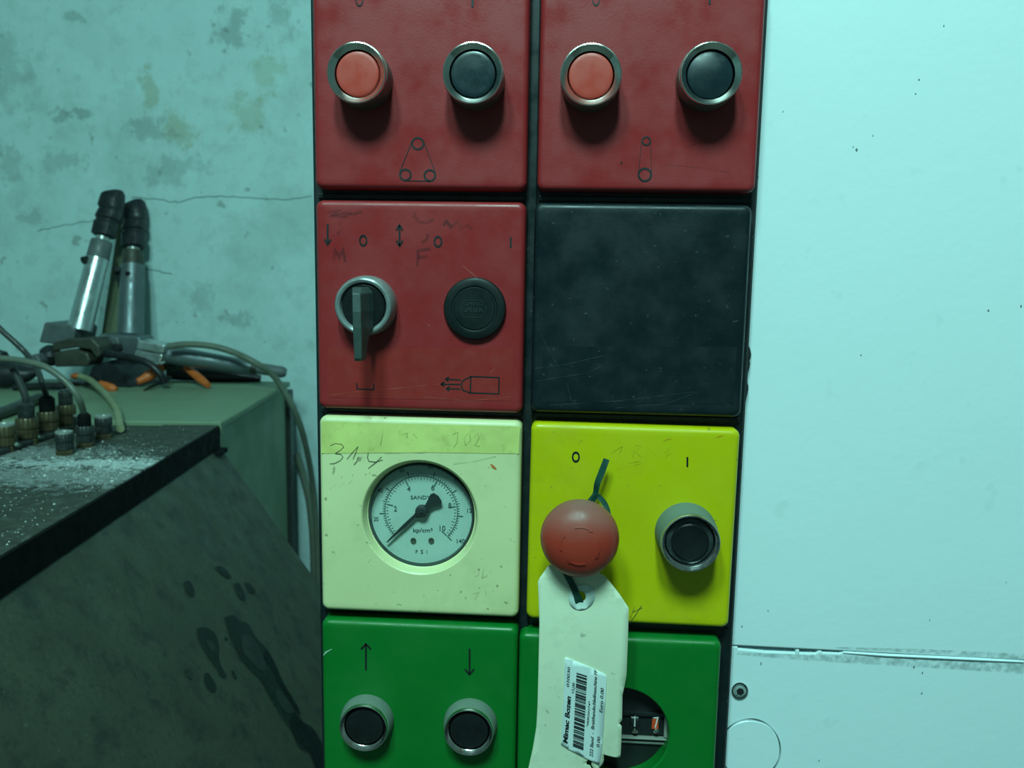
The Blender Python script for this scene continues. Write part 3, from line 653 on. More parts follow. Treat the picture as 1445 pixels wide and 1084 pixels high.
# ---- green counter module, set a little lower and to the left
Z7 = (aty(732.2, 892.5).z + aty(1019.6, 907.1).z) / 2 - .0482; X7 = (aty(732.2, 892.5).x + aty(1019.6, 907.1).x) / 2
m8 = module('green_counter_module', X7, Z7, 'green control module with a round opening onto a two-digit mechanical counter')
HC = aty(875, 1036, 0)
plate('plate', X7, Z7, 0.0966, 0.0964, green, m8, hole=(HC.x, HC.z, .0243, .0238, .0012))
YK = .0080
lathe('counter_housing', [(.0245, -.0112), (.0245, -.0090), (0, -.0088)], (HC.x, 0, HC.z), wheelm, m8, n=64)
ct = m8
def pbox(name, u0, v0, u1, v1, y0, y1, m, parent, bev=0):
    a, b = aty(u0, v0, y0), aty(u1, v1, y0); return box(name, min(a.x, b.x), max(a.x, b.x), y0, y1, min(a.z, b.z), max(a.z, b.z), m, parent, bev)
cn = pbox('counter', 806, 1010, 938, 1038, YK - .0002, YK + .0012, wheelm, m8)
cn['label'] = 'small mechanical counter showing 1 and 7'
pbox('counter_frame', 800, 1039, 941.5, 1043.5, YK - .0018, YK + .001, cframe, cn, .0003)
pbox('counter_frame', 800, 1005.5, 941.5, 1007.5, YK - .0010, YK + .001, wheelm, cn, .0002)
pbox('counter_frame', 938.3, 1008, 941.5, 1042, YK - .0018, YK + .001, cframe, cn, .0003)
pbox('counter_flange', 800, 1044.5, 944.6, 1049, YK - .0006, YK + .0012, mat('counter_flange', (.16, .18, .15), .6), cn, .0002)
pbox('counter_flange', 942.2, 1012, 944.6, 1044, YK - .0006, YK + .0012, MATS['counter_flange'], cn, .0002)
for cu_, dg in ((895.5, '1'), (925.3, '7')):
    a = aty(cu_ - 6, 1020, YK - .0004); b = aty(cu_ + 6, 1020, YK - .0004)
    dw = lathe('digit_wheel', [(0, 0), (.0044, 0), (.0047, .0003), (.0047, b.x - a.x - .0003), (.0044, b.x - a.x), (0, b.x - a.x)], (a.x, YK + .0034, a.z), redwheel if dg == '7' and False else wheelm, cn, axis=(1, 0, 0), n=32)
    SK = S_plane(YK - .00145)
    if dg == '7':
        V = [aty(u_, v_, YK - .00138) for u_, v_ in ((920.5, 1015), (928.8, 1012), (929, 1029), (919.5, 1028.5))]; mk('red_patch', V, [(0, 1, 2, 3)], redwheel, dw)
        strokes('digit', [[(922.5, 1013.3), (928.3, 1012.7), (924.6, 1027)]], 1.8, digitw, dw, SK)
    else: strokes('digit', [[(892.8, 1013.5), (896, 1011.8), (895.6, 1025.5)]], 1.8, digitw, dw, SK)
    q = aty(cu_ + .5, 1031, YK - .001); lathe('wheel_pin', [(.0014, -.001), (.0014, .0006), (.0008, .0014), (0, .0015)], q, chrome, dw, n=16)

# ================================================================== INVENTORY TAG
def tag_y(x, z):
    t = max(0, min(1, (1.335 - z) / 0.12))
    return -0.0175 + 0.0075 * t - 0.0016 * math.sin(t * 5.0) - 0.0022 * max(0, (0.020 - x) / 0.02) * max(0, t - .35)
def S_tag(eps):
    def S(u, v):
        p = aty(u, v, -.012)
        for _ in range(6): p = aty(u, v, tag_y(p.x, p.z) - eps)
        return p
    return S
S0 = S_tag(0)
def c8(x, y): return (720 + x / 3.688, 790 + y / 3.688)
outline = [(200, 28), (350, 10), (490, 84), (518, 114), (570, 180), (617, 252), (613, 400), (605, 600), (594, 660), (584, 705), (583, 760), (582, 835), (566, 851), (580, 866), (578, 950), (574, 1024), (560, 1030), (520, 1024), (486, 1012), (488, 1040), (482, 1062), (462, 1085), (440, 1150), (360, 1190), (62, 1180), (95, 1084), (118, 980), (136, 870), (142, 760), (146, 600), (150, 420), (152, 330), (148, 200), (144, 115), (152, 96)]
op = [S0(*c8(*p)) for p in outline]
hc = (367, 188); hole = [S0(*c8(hc[0] + 26*math.cos(t) + 4*math.sin(t), hc[1] + 28*math.sin(t))) for t in [2*math.pi*k/24 for k in range(24)]]
tear = [S0(*c8(x, y)) for x, y in [(396, 1050), (410, 1038), (424, 1050), (422, 1066), (434, 1088), (426, 1090), (414, 1070), (398, 1066)]]
tg = empty('inventory_tag', (0.03, -0.016, 1.335), 'cream card inventory tag with barcode sticker hanging from the red mushroom button', 'tag')
def sheet_with_holes(name, loops, fy, m, parent, thick, step=.004):
    cu = bpy.data.curves.new('s', 'CURVE'); cu.dimensions = '2D'; cu.fill_mode = 'BOTH'
    for lp in loops:
        sp = cu.splines.new('POLY'); sp.points.add(len(lp) - 1); sp.use_cyclic_u = True
        for q, p in zip(sp.points, lp): q.co = (p.x, p.z, 0, 1)
    ob = bpy.data.objects.new('s', cu); C.objects.link(ob); bpy.context.view_layer.update()
    me = bpy.data.meshes.new_from_object(ob.evaluated_get(bpy.context.evaluated_depsgraph_get()))
    bpy.data.objects.remove(ob); bpy.data.curves.remove(cu)
    bm = bmesh.new(); bm.from_mesh(me); bmesh.ops.remove_doubles(bm, verts=bm.verts, dist=1e-6)
    zs_ = [v.co.y for v in bm.verts]; z = min(zs_) + step
    while z < max(zs_):
        bmesh.ops.bisect_plane(bm, geom=bm.verts[:] + bm.edges[:] + bm.faces[:], plane_co=(0, z, 0), plane_no=(0, 1, 0)); z += step
    xs_ = [v.co.x for v in bm.verts]; x = min(xs_) + step
    while x < max(xs_):
        bmesh.ops.bisect_plane(bm, geom=bm.verts[:] + bm.edges[:] + bm.faces[:], plane_co=(x, 0, 0), plane_no=(1, 0, 0)); x += step
    V = [Vector((v.co.x, fy(v.co.x, v.co.y), v.co.y)) for v in bm.verts]; bm.verts.index_update()
    Fc = [tuple(v.index for v in f.verts) for f in bm.faces]; bm.free()
    o = mk(name, V, Fc, m, parent, True, 60); md = o.modifiers.new('thickness', 'SOLIDIFY'); md.thickness = thick; md.offset = 0
    return o
sheet_with_holes('card', [op, hole, tear], tag_y, card, tg, .0004)
ey = [S_tag(.0005)(*c8(372 + 68*math.cos(t) - 8*math.sin(t), 195 + 66*math.sin(t))) for t in [2*math.pi*k/36 for k in range(36)]]
sheet_with_holes('eyelet', [ey, hole], lambda x, z: tag_y(x, z) - .0005, eyelet, tg, .0003)
stk = [S_tag(.0005)(*c8(*p)) for p in [(290, 508), (330, 524), (400, 552), (490, 594), (502, 606), (496, 720), (480, 960), (476, 1000), (466, 1050), (462, 1068), (380, 1026), (300, 984), (264, 960), (266, 940), (276, 740), (283, 516)]]
st = sheet_with_holes('barcode_sticker', [stk], lambda x, z: tag_y(x, z) - .0006, paper, tg, .0002)
SS = S_tag(.0009)
def st_text(body, p0, p1, hgt):   # p0 -> p1: baseline start and end in crop pixels; hgt: vector from the baseline to the top of the letters
    BL = c8(*p0); BR = c8(*p1); TL = (BL[0] + hgt[0] / 3.688, BL[1] + hgt[1] / 3.688); TR = (BR[0] + hgt[0] / 3.688, BR[1] + hgt[1] / 3.688)
    return (body, TL, TR, BL)
lettering('sticker_name', [st_text('Mimac Bozen', (299, 958), (317, 716), (-25, -12))], ink, st, SS, bold=.035)
lettering('sticker_number', [st_text('020030', (306, 664), (313, 562), (-14, -6)), st_text('CL|30', (336, 698), (341, 644), (-17, -6)), st_text('*00020274*', (407, 872), (418, 738), (-10, -5)), st_text('0.00', (464, 978), (470, 925), (-16, -7)), st_text('Euro 0.00', (480, 797), (488, 672), (-17, -8))], ink, st, SS, bold=.008)
lettering('sticker_description', [st_text('222 Band  -  Breitbandschleifmaschine FF', (430, 1028), (454, 578), (-17, -8))], ink, st, SS, bold=.012)
V, Fc = [], []; rnd = random.Random(11); t = 0.0
while t < 1.0:
    wd = rnd.choice((.006, .006, .006, .016)); b = len(V)
    for tt in (t, min(1, t + wd)):
        for s_ in (0, 1):
            x = (345 + 55 * s_) * (1 - tt) + (326 + 55 * s_) * tt; y = (588 + 17 * s_) * (1 - tt) + (972 + 21 * s_) * tt
            V.append(SS(*c8(x, y)))
    Fc.append((b, b+1, b+3, b+2)); t += wd + rnd.choice((.005, .005, .009, .016))
mk('barcode', V, Fc, ink, st)
# ribbon: free end sticking up, loop round the stem, end through the eyelet
def strip(name, pts, widths, m, parent):
    """flat ribbon through (u, v, height, side) pixels"""
    P = catmull([aty(u, v, -h) for u, v, h in pts], 6); wl = []
    for i in range(len(P)):
        t = i / (len(P) - 1) * (len(widths) - 1); k = min(int(t), len(widths) - 2); wl.append(widths[k] + (widths[k+1] - widths[k]) * (t - k))
    loops = []
    for i, p in enumerate(P):
        tn = (P[min(i+1, len(P)-1)] - P[max(i-1, 0)]).normalized(); sd = tn.cross(Vector((0, 1, 0)))
        sd = sd.normalized() if sd.length > 1e-4 else Vector((1, 0, 0)); up = sd.cross(tn).normalized()
        a = sd * wl[i] / 2; b = up * .00035
        loops.append([p + a + b, p + b * 1.8, p - a + b, p - a - b, p - b * .4, p + a - b])
    V, Fc = loft(loops, True, True); return mk(name, V, Fc, m, parent, True, 40)
strip('ribbon_end', [(856, 648, .007), (850, 664, .0078), (843, 682, .0078), (840, 697, .0065), (834, 706, .008), (826, 716, .010)], [.0028, .0030, .0028, .0024, .0026, .0026], ribbon, tg)
strip('ribbon_loop', [(836, 708, .0085), (842, 700, .009), (849, 705, .010), (855, 714, .011), (859, 728, .012), (858, 745, .0125)], [.0022, .0022, .0024, .0024, .0022, .002], ribbon, tg)
strip('ribbon_loop', [(795, 799, .0186), (800, 811, .0190), (807, 824, .0191), (813, 837, .0190), (817, 848, .0184), (820, 857, .0160)], [.0028, .0028, .0028, .003, .0036, .004], ribbon, tg)

# ================================================================== SLOPED MACHINE HOOD AT THE LEFT
ZT = 1.257
LA = Vector((-.44, .68, ZT)); LU = Vector((.105, -.9945, 0)).normalized(); LVv = Vector((.9945, .105, 0)).normalized(); UP = Vector((0, 0, 1))
def LP(a, b, z): return LA + LU * a + LVv * b + UP * z
hood = empty('machine_hood', (LA.x, LA.y, 0), 'dark oily machine hood with a sloping side and a dust covered top plate', 'machine')
def lbox(name, a0, a1, b0, b1, z0, z1, m, parent, bev=0):
    V = [LP(a, b, z) for a in (a0, a1) for b in (b0, b1) for z in (z0, z1)]
    o = mk(name, V, [(0, 1, 3, 2), (4, 6, 7, 5), (0, 4, 5, 1), (2, 3, 7, 6), (0, 2, 6, 4), (1, 5, 7, 3)], m, parent)
    if bev: bevel_obj(o, bev)
    return o
def on_slope(u, v):
    n = (LVv * .1143 + UP * -.173).cross(LU).normalized(); p0 = LP(0, .0064, -.0386); d = ray(u, v)
    return CAM + d * ((p0 - CAM).dot(n) / d.dot(n))
org = Vector((LA.x, LA.y, 0))
blobs = []
oil = (.012, .016, .015)
slopem = mat('oily_grey_sheet', (0.0582, 0.0695, 0.0458), .55, var=.16, vscale=14, dirt=(.022, .030, .026), dirt_amt=.85, dirt_scale=38, dirt_lo=.50, dirt_hi=.66, dirt2=.7, speck=(.20, .22, .2), speck_scale=150, speck_amt=.22)
V, Fc = loft([[LP(0, b, z) for b, z in ((-.9, -.024), (-.004, -.024), (.219, -.360), (.219, -ZT), (-.9, -ZT))], [LP(.74, b, z) for b, z in ((-.9, -.024), (-.004, -.024), (.219, -.360), (.219, -ZT), (-.9, -ZT))]], True, True)
mk('sloped_cover', V, Fc, slopem, hood)
topb = []
for (u, v, ru, rv, a) in [(150, 655, .15, .024, .95), (205, 657, .055, .030, .9), (120, 672, .20, .05, .45), (50, 640, .12, .05, .4)]:
    p = atz(u, v, ZT) - org; topb.append(((p.x, p.y, p.z), (ru, rv, 1.0), (.46, .51, .50), a, 130))
topm = mat('dusty_top_sheet', (0.0355, 0.0408, 0.0293), .75, var=.3, vscale=60, dirt=(.12, .135, .125), dirt_amt=.8, dirt_scale=90, blobs=topb, speck=(.42, .47, .46), speck_scale=190, speck_amt=.5)
lbox('top_plate', 0.0, .74, -.9, -.0785, -.022, -.0012, topm, hood, .001)
loops = []
for a_, b_ in ((.004, -.0730), (.06, -.0738), (.115, -.0765), (.20, -.0776), (.74, -.0778)):
    loops.append([LP(a_, b_, -.022), LP(a_, b_, .0008), LP(a_, -.0002, .0008), LP(a_, -.0002, -.022)])
V, Fc = loft(loops, True, True); bevel_obj(mk('edge_strip', V, Fc, topm, hood), .0006)
lbox('edge_band', 0.004, .74, -.001, .0015, -.030, -.0006, blackbody, hood, .0005)
lbox('edge_catch', .0, .03, -.004, .010, -.036, -.030, blackbody, hood, .001)
# oil runs on the slope: shapes of their own
def patch(name, pts, m, parent, lift=.0006):
    n = (LVv * .173 + UP * .1143).normalized(); P = [on_slope(*p) + n * lift for p in catmull2(pts)]
    return mk(name, P, [tuple(range(len(P)))], m, parent)
def c5(x, y): return (x / 3.141, 800 + y / 3.141)
oilm = mat('oil_stain', (.017, .026, .021), .5, var=.25, vscale=60, spec=.2)
oild = mat('thick_oil_stain', (.008, .013, .011), .45, var=.25, vscale=60, spec=.2)
mids = mat('drying_oil_stain', (.030, .040, .033), .55, var=.2, vscale=60, spec=.25)
for pts, m_ in [
    ([(995, 225), (1030, 215), (1060, 240), (1100, 255), (1130, 310), (1180, 365), (1215, 425), (1250, 510), (1300, 590), (1335, 680), (1390, 720), (1430, 800), (1440, 900), (1400, 900), (1370, 830), (1320, 800), (1290, 730), (1230, 640), (1190, 570), (1150, 500), (1100, 450), (1060, 390), (1030, 330), (1010, 280)], oilm),
    ([(870, 275), (900, 268), (945, 290), (968, 345), (970, 420), (1000, 480), (985, 490), (950, 440), (915, 390), (880, 325)], oilm), ([(905, 475), (925, 475), (955, 530), (945, 558), (915, 535), (903, 500)], oilm), ([(1035, 75), (1060, 75), (1085, 130), (1078, 150), (1050, 125)], oilm), ([(1080, 70), (1105, 75), (1130, 110), (1110, 118)], oilm), ([(815, 65), (840, 65), (860, 110), (850, 135), (825, 105)], oilm), ([(950, 0), (985, 0), (1022, 40), (1010, 52), (975, 30)], oilm), ([(1022, 460), (1035, 465), (1048, 495), (1035, 495)], oilm), ([(820, 450), (845, 455), (850, 495), (830, 490)], mids), ([(995, 310), (1008, 315), (1004, 328), (994, 322)], oilm)]:
    patch('oil_stain', [c5(*p) for p in pts], m_, hood)
for pts in ([(1060, 300), (1100, 305), (1140, 350), (1165, 400), (1175, 460), (1150, 460), (1110, 420), (1075, 380)], [(1215, 545), (1250, 560), (1300, 640), (1270, 650), (1225, 590)], [(910, 330), (940, 330), (950, 370), (930, 372)]):
    patch('dried_oil', [c5(*p) for p in pts], mids, hood, .0009)
for pts in ([(1300, 640), (1335, 690), (1385, 720), (1430, 810), (1440, 900), (1405, 890), (1365, 820), (1315, 770), (1285, 700)], [(1180, 370), (1215, 430), (1255, 520), (1310, 610), (1330, 660), (1300, 620), (1240, 530), (1200, 450), (1165, 390)]):
    patch('thick_oil', [c5(*p) for p in pts], oild, hood, .0011)
# dust and chips lying on the top plate
V, Fc = [], []; rnd = random.Random(5)
for i in range(1500):
    if i < 1000: u_, v_ = rnd.gauss(150, 55), rnd.gauss(656, 13)
    else: u_, v_ = rnd.uniform(0, 300), rnd.uniform(602, 770)
    p = atz(u_, v_, ZT + .001); a = (p - LA).dot(LU); b_ = (p - LA).dot(LVv)
    if not (.01 < a < .7 and -.85 < b_ < -.004): continue
    z0_ = .0008 if b_ > -.075 else -.0012
    s = rnd.uniform(.0003, .0009) * (2.4 if rnd.random() < .04 else 1); th = rnd.uniform(0, 6.28); b = len(V); q = LP(a, b_, z0_)
    for k in range(3): V.append(q + Vector((math.cos(th + k * 2.1) * s, math.sin(th + k * 2.1) * s, 0)))
    V.append(q + Vector((0, 0, s * .9))); Fc += [(b, b+1, b+3), (b+1, b+2, b+3), (b+2, b, b+3), (b, b+2, b+1)]
o = mk('dust', V, Fc, flake, hood); o['kind'] = 'stuff'
# fittings on the top plate
def knurl(k, n): return 1.0 if k % 2 else .94
def fitting(u, v, r, h, style, m_body=None):
    """pneumatic coupling screwed into the plate: (u, v) pixel of its foot"""
    p = atz(u, v, ZT - .001); s = mpp(p); r *= s; h *= s
    f = lathe('coupling', [(0, -.001), (r*1.02, -.001), (r*1.02, h*.16), (r*.92, h*.20), (r*.86, h*.22), (0, h*.22)], p, brass, hood, axis=(0, 0, 1), n=6)
    lathe('knurled_collar', [(r*.8, h*.2), (r*.97, h*.24), (r*.97, h*.50), (r*.88, h*.52), (r*.88, h*.56), (r, h*.58), (r, h*.88), (r*.92, h*.93), (r*.7, h*.93), (0, h*.93)], p, m_body or fitm, f, axis=(0, 0, 1), n=40, rscale=knurl)
    if style == 'open':
        lathe('mouth_ring', [(r*.95, h*.92), (r*.95, h), (r*.6, h), (r*.55, h*.94)], p, fitl, f, axis=(0, 0, 1), n=28)
    else:
        lathe('hose_nut', [(r*.70, h*.9), (r*.75, h*.95), (r*.75, h*1.38), (r*.60, h*1.44), (r*.45, h*1.50), (0, h*1.50)], p, fitm if style == 'plug' else blackbody, f, axis=(0, 0, 1), n=12)
        return f, p + UP * h * 1.48, s
    return f, p + UP * h, s
fitting(92, 641, 12, 33, 'open'); _, h2, s2 = fitting(121, 630, 12, 32, 'nut'); fitting(147, 618, 11.5, 32, 'open', fitm)
fitting(7, 637, 15, 40, 'open', brass); _, g2, _ = fitting(40, 626, 14.5, 40, 'plug', brass); _, g3, _ = fitting(69, 615, 14, 38, 'nut', brass); _, g4, _ = fitting(95, 606, 12.5, 38, 'plug', brass); fitting(113, 609, 8, 24, 'open')
a, b = atz(-20, 644, ZT), atz(103, 603, ZT)
dirv = (b - a).normalized(); sd = Vector((-dirv.y, dirv.x, 0))
V = [q + sd * w_ + UP * z for q in (a, b) for w_ in (-.012, .009) for z in (-.0012, .006)]
bevel_obj(mk('manifold_bar', V, [(0, 1, 3, 2), (4, 6, 7, 5), (0, 4, 5, 1), (2, 3, 7, 6), (0, 2, 6, 4), (1, 5, 7, 3)], fitm, hood), .002)
for u_, v_ in ((24, 625), (54, 614), (81, 604)):
    p = atz(u_, v_ + 3, ZT + .006); lathe('bleed_screw', [(0, -.004), (.0026, -.004), (.0026, .002), (.002, .003), (0, .003)], p, collar_m, hood, axis=(.3, -.9, .5), n=12)

# ================================================================== SAGE CABINET BEHIND THE HOOD
cab = empty('sage_cabinet', (LA.x, LA.y + .2, 0), 'sage green metal cabinet standing against the grimy wall behind the dark hood', 'cabinet')
CR = .006
lbox('cabinet_body', -.395, -.006, -.95, -.010 + CR, -ZT, -.006, sage, cab, .003)
lbox('cabinet_top', -.412, -.0025, -.955, -.004 + CR, -.006, .004, sage, cab, .0025)
lbox('top_lip', -.010, -.0015, -.955, -.004 + CR, -.014, .0045, sage, cab, .002)
lbox('rear_strip', -.425, -.397, -.06, -.002 + CR, -ZT, -.012, hose_k, cab, .002)  # black upright strip along the cabinet's rear edge
ZC = ZT + .004
def T(u, v, lift=0.0): return atz(u, v, ZC + lift)       # point on (or above) the cabinet top

# ================================================================== TUBULAR TOOLS
def axis_tool(name, label, pts, parts, group=None):
    """pts: list of pixel/depth points on the tool's axis, parts: (name, t0, t1, r0px, r1px, material)"""
    A = aty(*pts[0]); Bq = aty(*pts[1]); ax = (Bq - A)
    e = empty(name, A, label, 'hand tool', group); s = mpp(A)
    made = {}
    for pn, prof_, m_, par in parts:
        made[pn] = lathe(pn, [(r * mpp(A + ax * t), t * ax.length) for t, r in prof_], A, m_, made.get(par, e), axis=ax.normalized(), n=32)
    return e, A, ax, made
def block_grip(parent, A, ax, t0, t1, r):
    s = mpp(A + ax * (t0 + t1) / 2); a = ax.normalized(); u = a.cross(Vector((0, 1, 0))).normalized(); v = u.cross(a)
    loops = []
    for f, sc, off in ((0, .80, 0), (.03, .98, 0), (.30, 1.0, 0), (.33, .88, .02), (.37, .88, .02), (.41, 1.02, 0), (.55, .95, -.06), (.60, .90, -.06), (.66, 1.03, 0), (.84, 1.0, 0), (.96, .93, .04), (1.0, .80, .05)):
        c = A + a * ax.length * (t0 + (t1 - t0) * f) + u * r * s * off; lp = []
        for k in range(20):
            t = 2 * math.pi * k / 20; cx_, sx2 = math.cos(t), math.sin(t)
            q = (abs(cx_) ** 3.2 + abs(sx2) ** 3.2) ** (-1 / 3.2) * r * s * sc
            sh = max(0, f - .8) * 5 * cx_ * -.28 * r * s
            lp.append(c + u * cx_ * q + v * sx2 * q * .85 + a * sh)
        loops.append(lp)
    V, Fc = loft(loops, True, True); return mk('grip', V, Fc, gripm, parent, True, 28)
t1, A1, ax1, mm = axis_tool('tube_tool', 'shiny aluminium tube tool with black grip tilted towards the wall', [(112.5, 466, 1.0), (161, 272, 1.07)], [
    ('tube', [(0, 0), (0, 16.6), (.52, 14.6), (.525, 0)], tube_m, None), ('tube_collar', [(.515, 0), (.515, 14.8), (.52, 15), (.635, 14.2), (.645, 13), (.645, 0)], greymetal, None),
    ('neck', [(.64, 0), (.64, 9), (.70, 9), (.70, 0)], fitl, None)])
block_grip(t1, A1, ax1, .675, 1.0, 15.5)
p = aty(121, 369, 1.00); tube('side_knob', [aty(133, 362, 1.035), aty(118, 368, 1.015)], [.004, .0075], gripm, t1, straight=True)
# angled block under the tube, dark arm and round knob
def prism(name, poly, y0, y1, m, parent, bev=.003):
    ym = (y0 + y1) / 2
    P = [aty(u, v, ym) for u, v in poly]
    V, Fc = loft([[(q.x, y1, q.z) for q in P], [(q.x, y0, q.z) for q in P]], True, True)
    return bevel_obj(mk(name, V, Fc, m, parent), bev)
prism('base_block', [(80, 453), (118, 457), (123, 463), (118, 486), (72, 481)], .98, 1.05, greymetal, t1)
prism('clamp_arm', [(84, 482), (110, 476), (140, 476), (150, 486), (152, 500), (146, 504), (138, 492), (118, 489), (86, 494)], .955, 1.0, brownm, t1)
prism('arm_foot', [(86, 495), (118, 491), (134, 497), (138, 507), (134, 515), (88, 516)], .955, 1.0, brownm, t1)
KB = aty(71, 501, .965); s = mpp(KB)
lathe('round_knob', [(0, -14*s), (9*s, -13*s), (13*s, -8*s), (14*s, 0), (13*s, 7*s), (8*s, 12*s), (0, 13*s)], KB, gripm, t1, axis=(.25, -.5, .85), n=28)
t2, A2, ax2, mm2 = axis_tool('tube_tool', 'dull aluminium tube tool with black grip standing upright behind the shiny one', [(184, 474, 1.06), (190.5, 287, 1.135)], [
    ('tube', [(0, 0), (0, 17.3), (.52, 16), (.525, 0)], tube_d, None), ('tube_collar', [(.50, 0), (.50, 15), (.63, 14), (.64, 0)], brownm, None),
    ('neck', [(.63, 0), (.63, 9), (.70, 9), (.70, 0)], fitl, None), ])
block_grip(t2, A2, ax2, .655, 1.0, 15.5)
tube('side_knob', [aty(174, 380, 1.085), aty(163, 382, 1.085)], [.004, .008], gripm, t2, straight=True)
tube('side_knob', [aty(168, 388, 1.085), aty(167, 397, 1.085)], [.006, .005], gripm, t2, straight=True)
q = aty(181.5, 386, 1.075); lathe('hole_disc', [(.0042, -.004), (.0042, .0004), (.0034, .0010), (.0018, .0010), (.0016, .0002), (0, .0002)], q + Vector((0, -.004, 0)), steel, t2, n=16)  # dark disc in place of a hole; the hole's shade is its colour
prism('base_block', [(150, 470), (206, 474), (213, 488), (205, 505), (160, 500)], 1.01, 1.06, tube_d, t2)
prism('base_clamp', [(154, 478), (160, 473), (170, 476), (174, 492), (166, 506), (156, 502)], 1.004, 1.022, greymetal, t2)
lathe('clamp_bolt', [(0, -.004), (.008, -.004), (.008, .004), (.006, .006), (0, .006)], aty(166, 490, 1.006), fitm, t2, n=6)
sp = empty('olive_strip', aty(158, 478, 1.10), 'olive brown flat strip leaning on the wall between the two upright tubes', 'strip')
P = [(143, 474), (168, 474), (176, 300), (169, 300)]
V = [aty(u, v, yy) for yy in (1.095, 1.105) for u, v in P]
V = [aty(u, v, (1.085 if v > 400 else 1.125) + dy) for dy in (0, .01) for u, v in P]
bevel_obj(mk('strip_board', V, [(0, 1, 2, 3), (7, 6, 5, 4), (0, 4, 5, 1), (1, 5, 6, 2), (2, 6, 7, 3), (3, 7, 4, 0)], olive, sp), .002)
# third tool lying on the cabinet
t3, A3, ax3, mm3 = axis_tool('lying_tube_tool', 'dark aluminium tube tool lying on the sage cabinet with its tail at the edge', [(236, 500, .98), (404, 526, 1.02)], [
    ('tube', [(0, 0), (0, 13), (.03, 13.4), (.70, 9.5), (.705, 0)], tube_d, None), ('tail_collar', [(.69, 0), (.69, 9.4), (.75, 9), (.76, 0)], brownm, None),
    ('tail', [(.75, 0), (.75, 8.2), (.97, 8.0), (1.0, 5.5), (1.0, 0)], greymetal, None)])
prism('silver_block', [(203, 479), (240, 486), (238, 497), (201, 491)], .95, .99, tube_m, t3, .002)
prism('silver_block', [(200, 492.5), (237, 499), (234, 510), (197, 505)], .95, .99, tube_m, t3, .002)
pp = [aty(238, 527, 1.055), aty(290, 528, 1.06), aty(335, 531, 1.068), aty(368, 534, 1.075)]
tagit(tube('black_bar', pp, [.012, .0135, .011, .006], gripm, n=14), 'slim black bar lying on the cabinet under the dark tube tool', 'bar')
# crumpled pouch that carries the two upright tools
pouch_poly = [(88, 545), (90, 539), (104, 536), (122, 534), (143, 533), (152, 514), (162, 508), (186, 509), (196, 516), (202, 530), (203, 545)]
P = [aty(u, v, 1.015) for u, v in catmull2(pouch_poly)]; zb = ZC + .0004
loops = []
for k in range(9):
    t = k / 8; f = 1 - .10 * abs(2 * t - 1) ** 4; y = 1.065 - .10 * t; zc = zb
    loops.append([(P[0].x * 0 + (q.x + .79) * f - .79, y + .003 * math.sin(9 * q.x * 40 + k), zc + max(0, q.z - zc) * (f + .03 * math.sin(q.x * 160 + k * 1.7))) for q in P])
V, Fc = loft(loops, True, True)
tagit(mk('rubber_pouch', V, Fc, gripm, None, True, 50), 'low crumpled black rubber pouch lying beneath the upright tube tools', 'pouch')
tagit(tube('rubber_cable', [aty(146, 499, .972), aty(175, 503, .955), aty(206, 511, .95), aty(226, 528, .95), aty(232, 541, .955)], .0062, gripm), 'thin black cable drooping from the tools to the cabinet top', 'cable')
# dark tool at the far left
dk = empty('dark_hand_tool', T(15, 545), 'dark hand tool with a black domed end lying behind the brass couplings', 'hand tool')
tube('tool_body', [aty(-30, 527, .92), aty(10, 528, .92), aty(34, 529, .92), aty(50, 525, .925)], [.022, .023, .014, .007], gripm, dk, n=16)
lathe('domed_end', [(0, -.006), (.014, -.006), (.015, .0), (.011, .010), (0, .014)], aty(0, 505, .94), gripm, dk, axis=(0, 0, 1), n=24)
prism('tool_jaw', [(30, 506), (58, 498), (64, 508), (60, 522), (34, 516)], .93, .955, greymetal, dk)
tube('tool_handle', [aty(20, 547, .90), aty(60, 545, .905), aty(92, 545, .91)], .006, steel, dk)
# pliers and screwdriver with orange handles
pl = empty('pliers', T(240, 520), 'pliers with two spread orange handles lying under the dark tube tool', 'pliers')
tube('handle', [aty(229, 518, .995), aty(220, 524, .985), aty(208, 532, .975), aty(194, 539, .962)], [.0075, .0100, .0085, .0055], plierm, pl)
tube('handle', [aty(261, 517, 1.005), aty(272, 526, 1.0), aty(284, 536, .985), aty(294, 544, .97)], [.006, .0068, .0072, .005], plierm, pl)
tube('jaw', [aty(229, 518, .995), aty(243, 517, 1.0), aty(256, 516, 1.02)], [.005, .009, .004], steel, pl)
tube('jaw', [aty(261, 517, 1.005), aty(246, 516, 1.0), aty(232, 515, 1.02)], [.005, .009, .004], steel, pl)
tagit(tube('steel_rod', [aty(203, 551, .93), aty(221, 542, .965), aty(240, 533, 1.0)], [.0012, .0035, .004], steel), 'thin dark steel rod pointing out beneath the orange pliers', 'rod')
sd_ = empty('screwdriver', T(150, 545), 'screwdriver with a worn orange handle lying behind the pale hose', 'screwdriver')
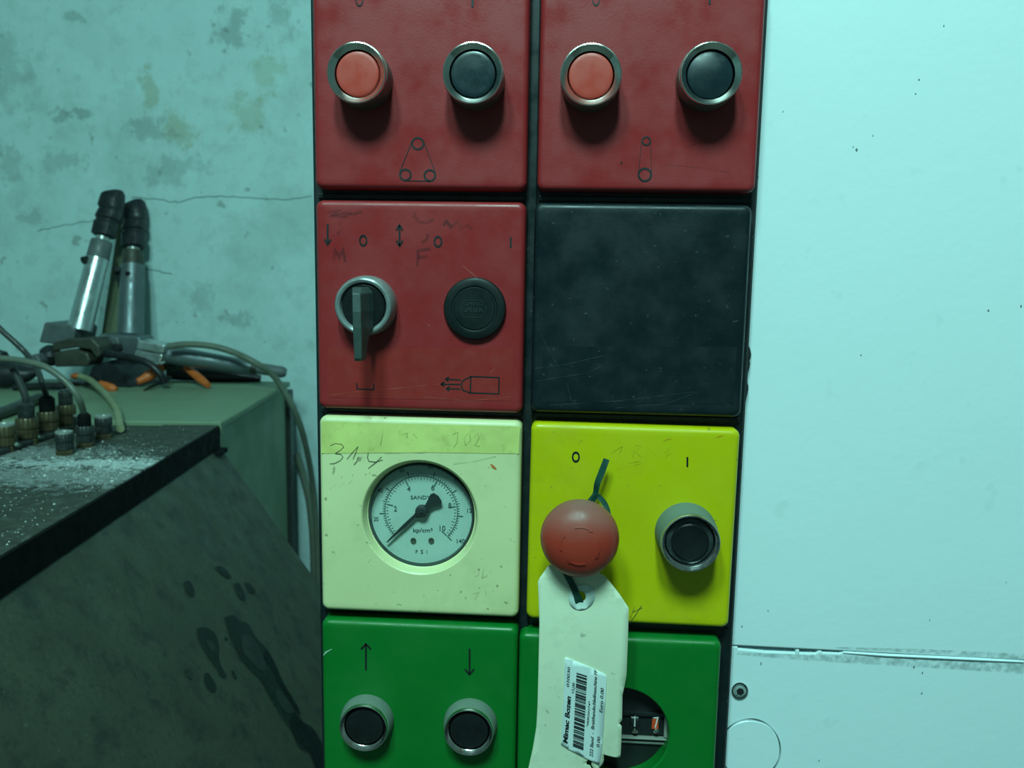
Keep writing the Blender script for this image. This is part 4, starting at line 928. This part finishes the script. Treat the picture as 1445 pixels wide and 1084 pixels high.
tube('handle', [aty(142, 541, .935), aty(149, 545, .93), aty(158, 548, .925), aty(165, 549, .925)], [.005, .0075, .0075, .004], plierm, sd_)
tube('shaft', [aty(143, 541.5, .935), aty(128, 537, .945)], .003, steel, sd_, straight=True)
tagit(tube('orange_plug', [aty(102, 531, .985), aty(108, 530.5, .98), aty(114, 530, .98)], [.004, .0052, .004], plierm), 'small dull orange plug beside the round black knob', 'plug')

# ================================================================== HOSES
def hose(pts, rpx, m, label, name='air_hose'):
    P = [aty(*p) if not isinstance(p, Vector) else p for p in pts]
    return tagit(tube(name, P, rpx * mpp(P[0]), m), label, 'hose')
hose([(-12, 452, .60), (4, 468, .60), (22, 484, .60), (38, 500, .60), (52, 520, .58), (60, 542, .56), g3], 4.0, hose_k, 'dark air hose dropping in a curve from the left onto a brass coupling')
hose([(-12, 506, .52), (15, 507, .52), (40, 511, .52), (66, 519, .52), (92, 538, .52), (110, 560, .52), h2], 4.6, hose_g, 'grey green air hose arching across the couplings')
hose([(18, 520, .54), (28, 540, .54), (36, 560, .54), g2], 5.0, hose_k, 'short black hose stub rising from the worn brass coupling')
q = aty(113, 531, .93); e_ = atz(170, 605, ZT + .006)
hose([q, aty(128, 537, .90), aty(148, 555, .82), aty(160, 570, .745), aty(166, 581, .69), e_], 4.2, hose_y, 'yellowed clear hose bending down onto the dusty top plate')
p0_ = T(-15, 588, .008)
hose([p0_, T(10, 580, .008), T(34, 570, .008), T(56, 562, .007)], 8.5, hose_k, 'thick black hose lying on the sage cabinet behind the couplings')
hose([(236, 489, .945), (262, 486, .95), (295, 488, .955), (326, 496, .96), (360, 512, .955), (389, 534, .98), (418, 585, .99), (434, 640, 1.03), (443, 700, 1.08), (448, 770, 1.10), (450, 850, 1.11), (452, 960, 1.11)], 4.6, hose_g, 'long grey green hose arching over the cabinet edge and down the wall')
hose([(418, 640, 1.13), (427, 668, 1.13), (436, 705, 1.13), (441, 750, 1.13), (443, 800, 1.13), (444, 900, 1.13)], 5.2, hose_g, 'second grey green hose hanging along the wall behind the cabinet')
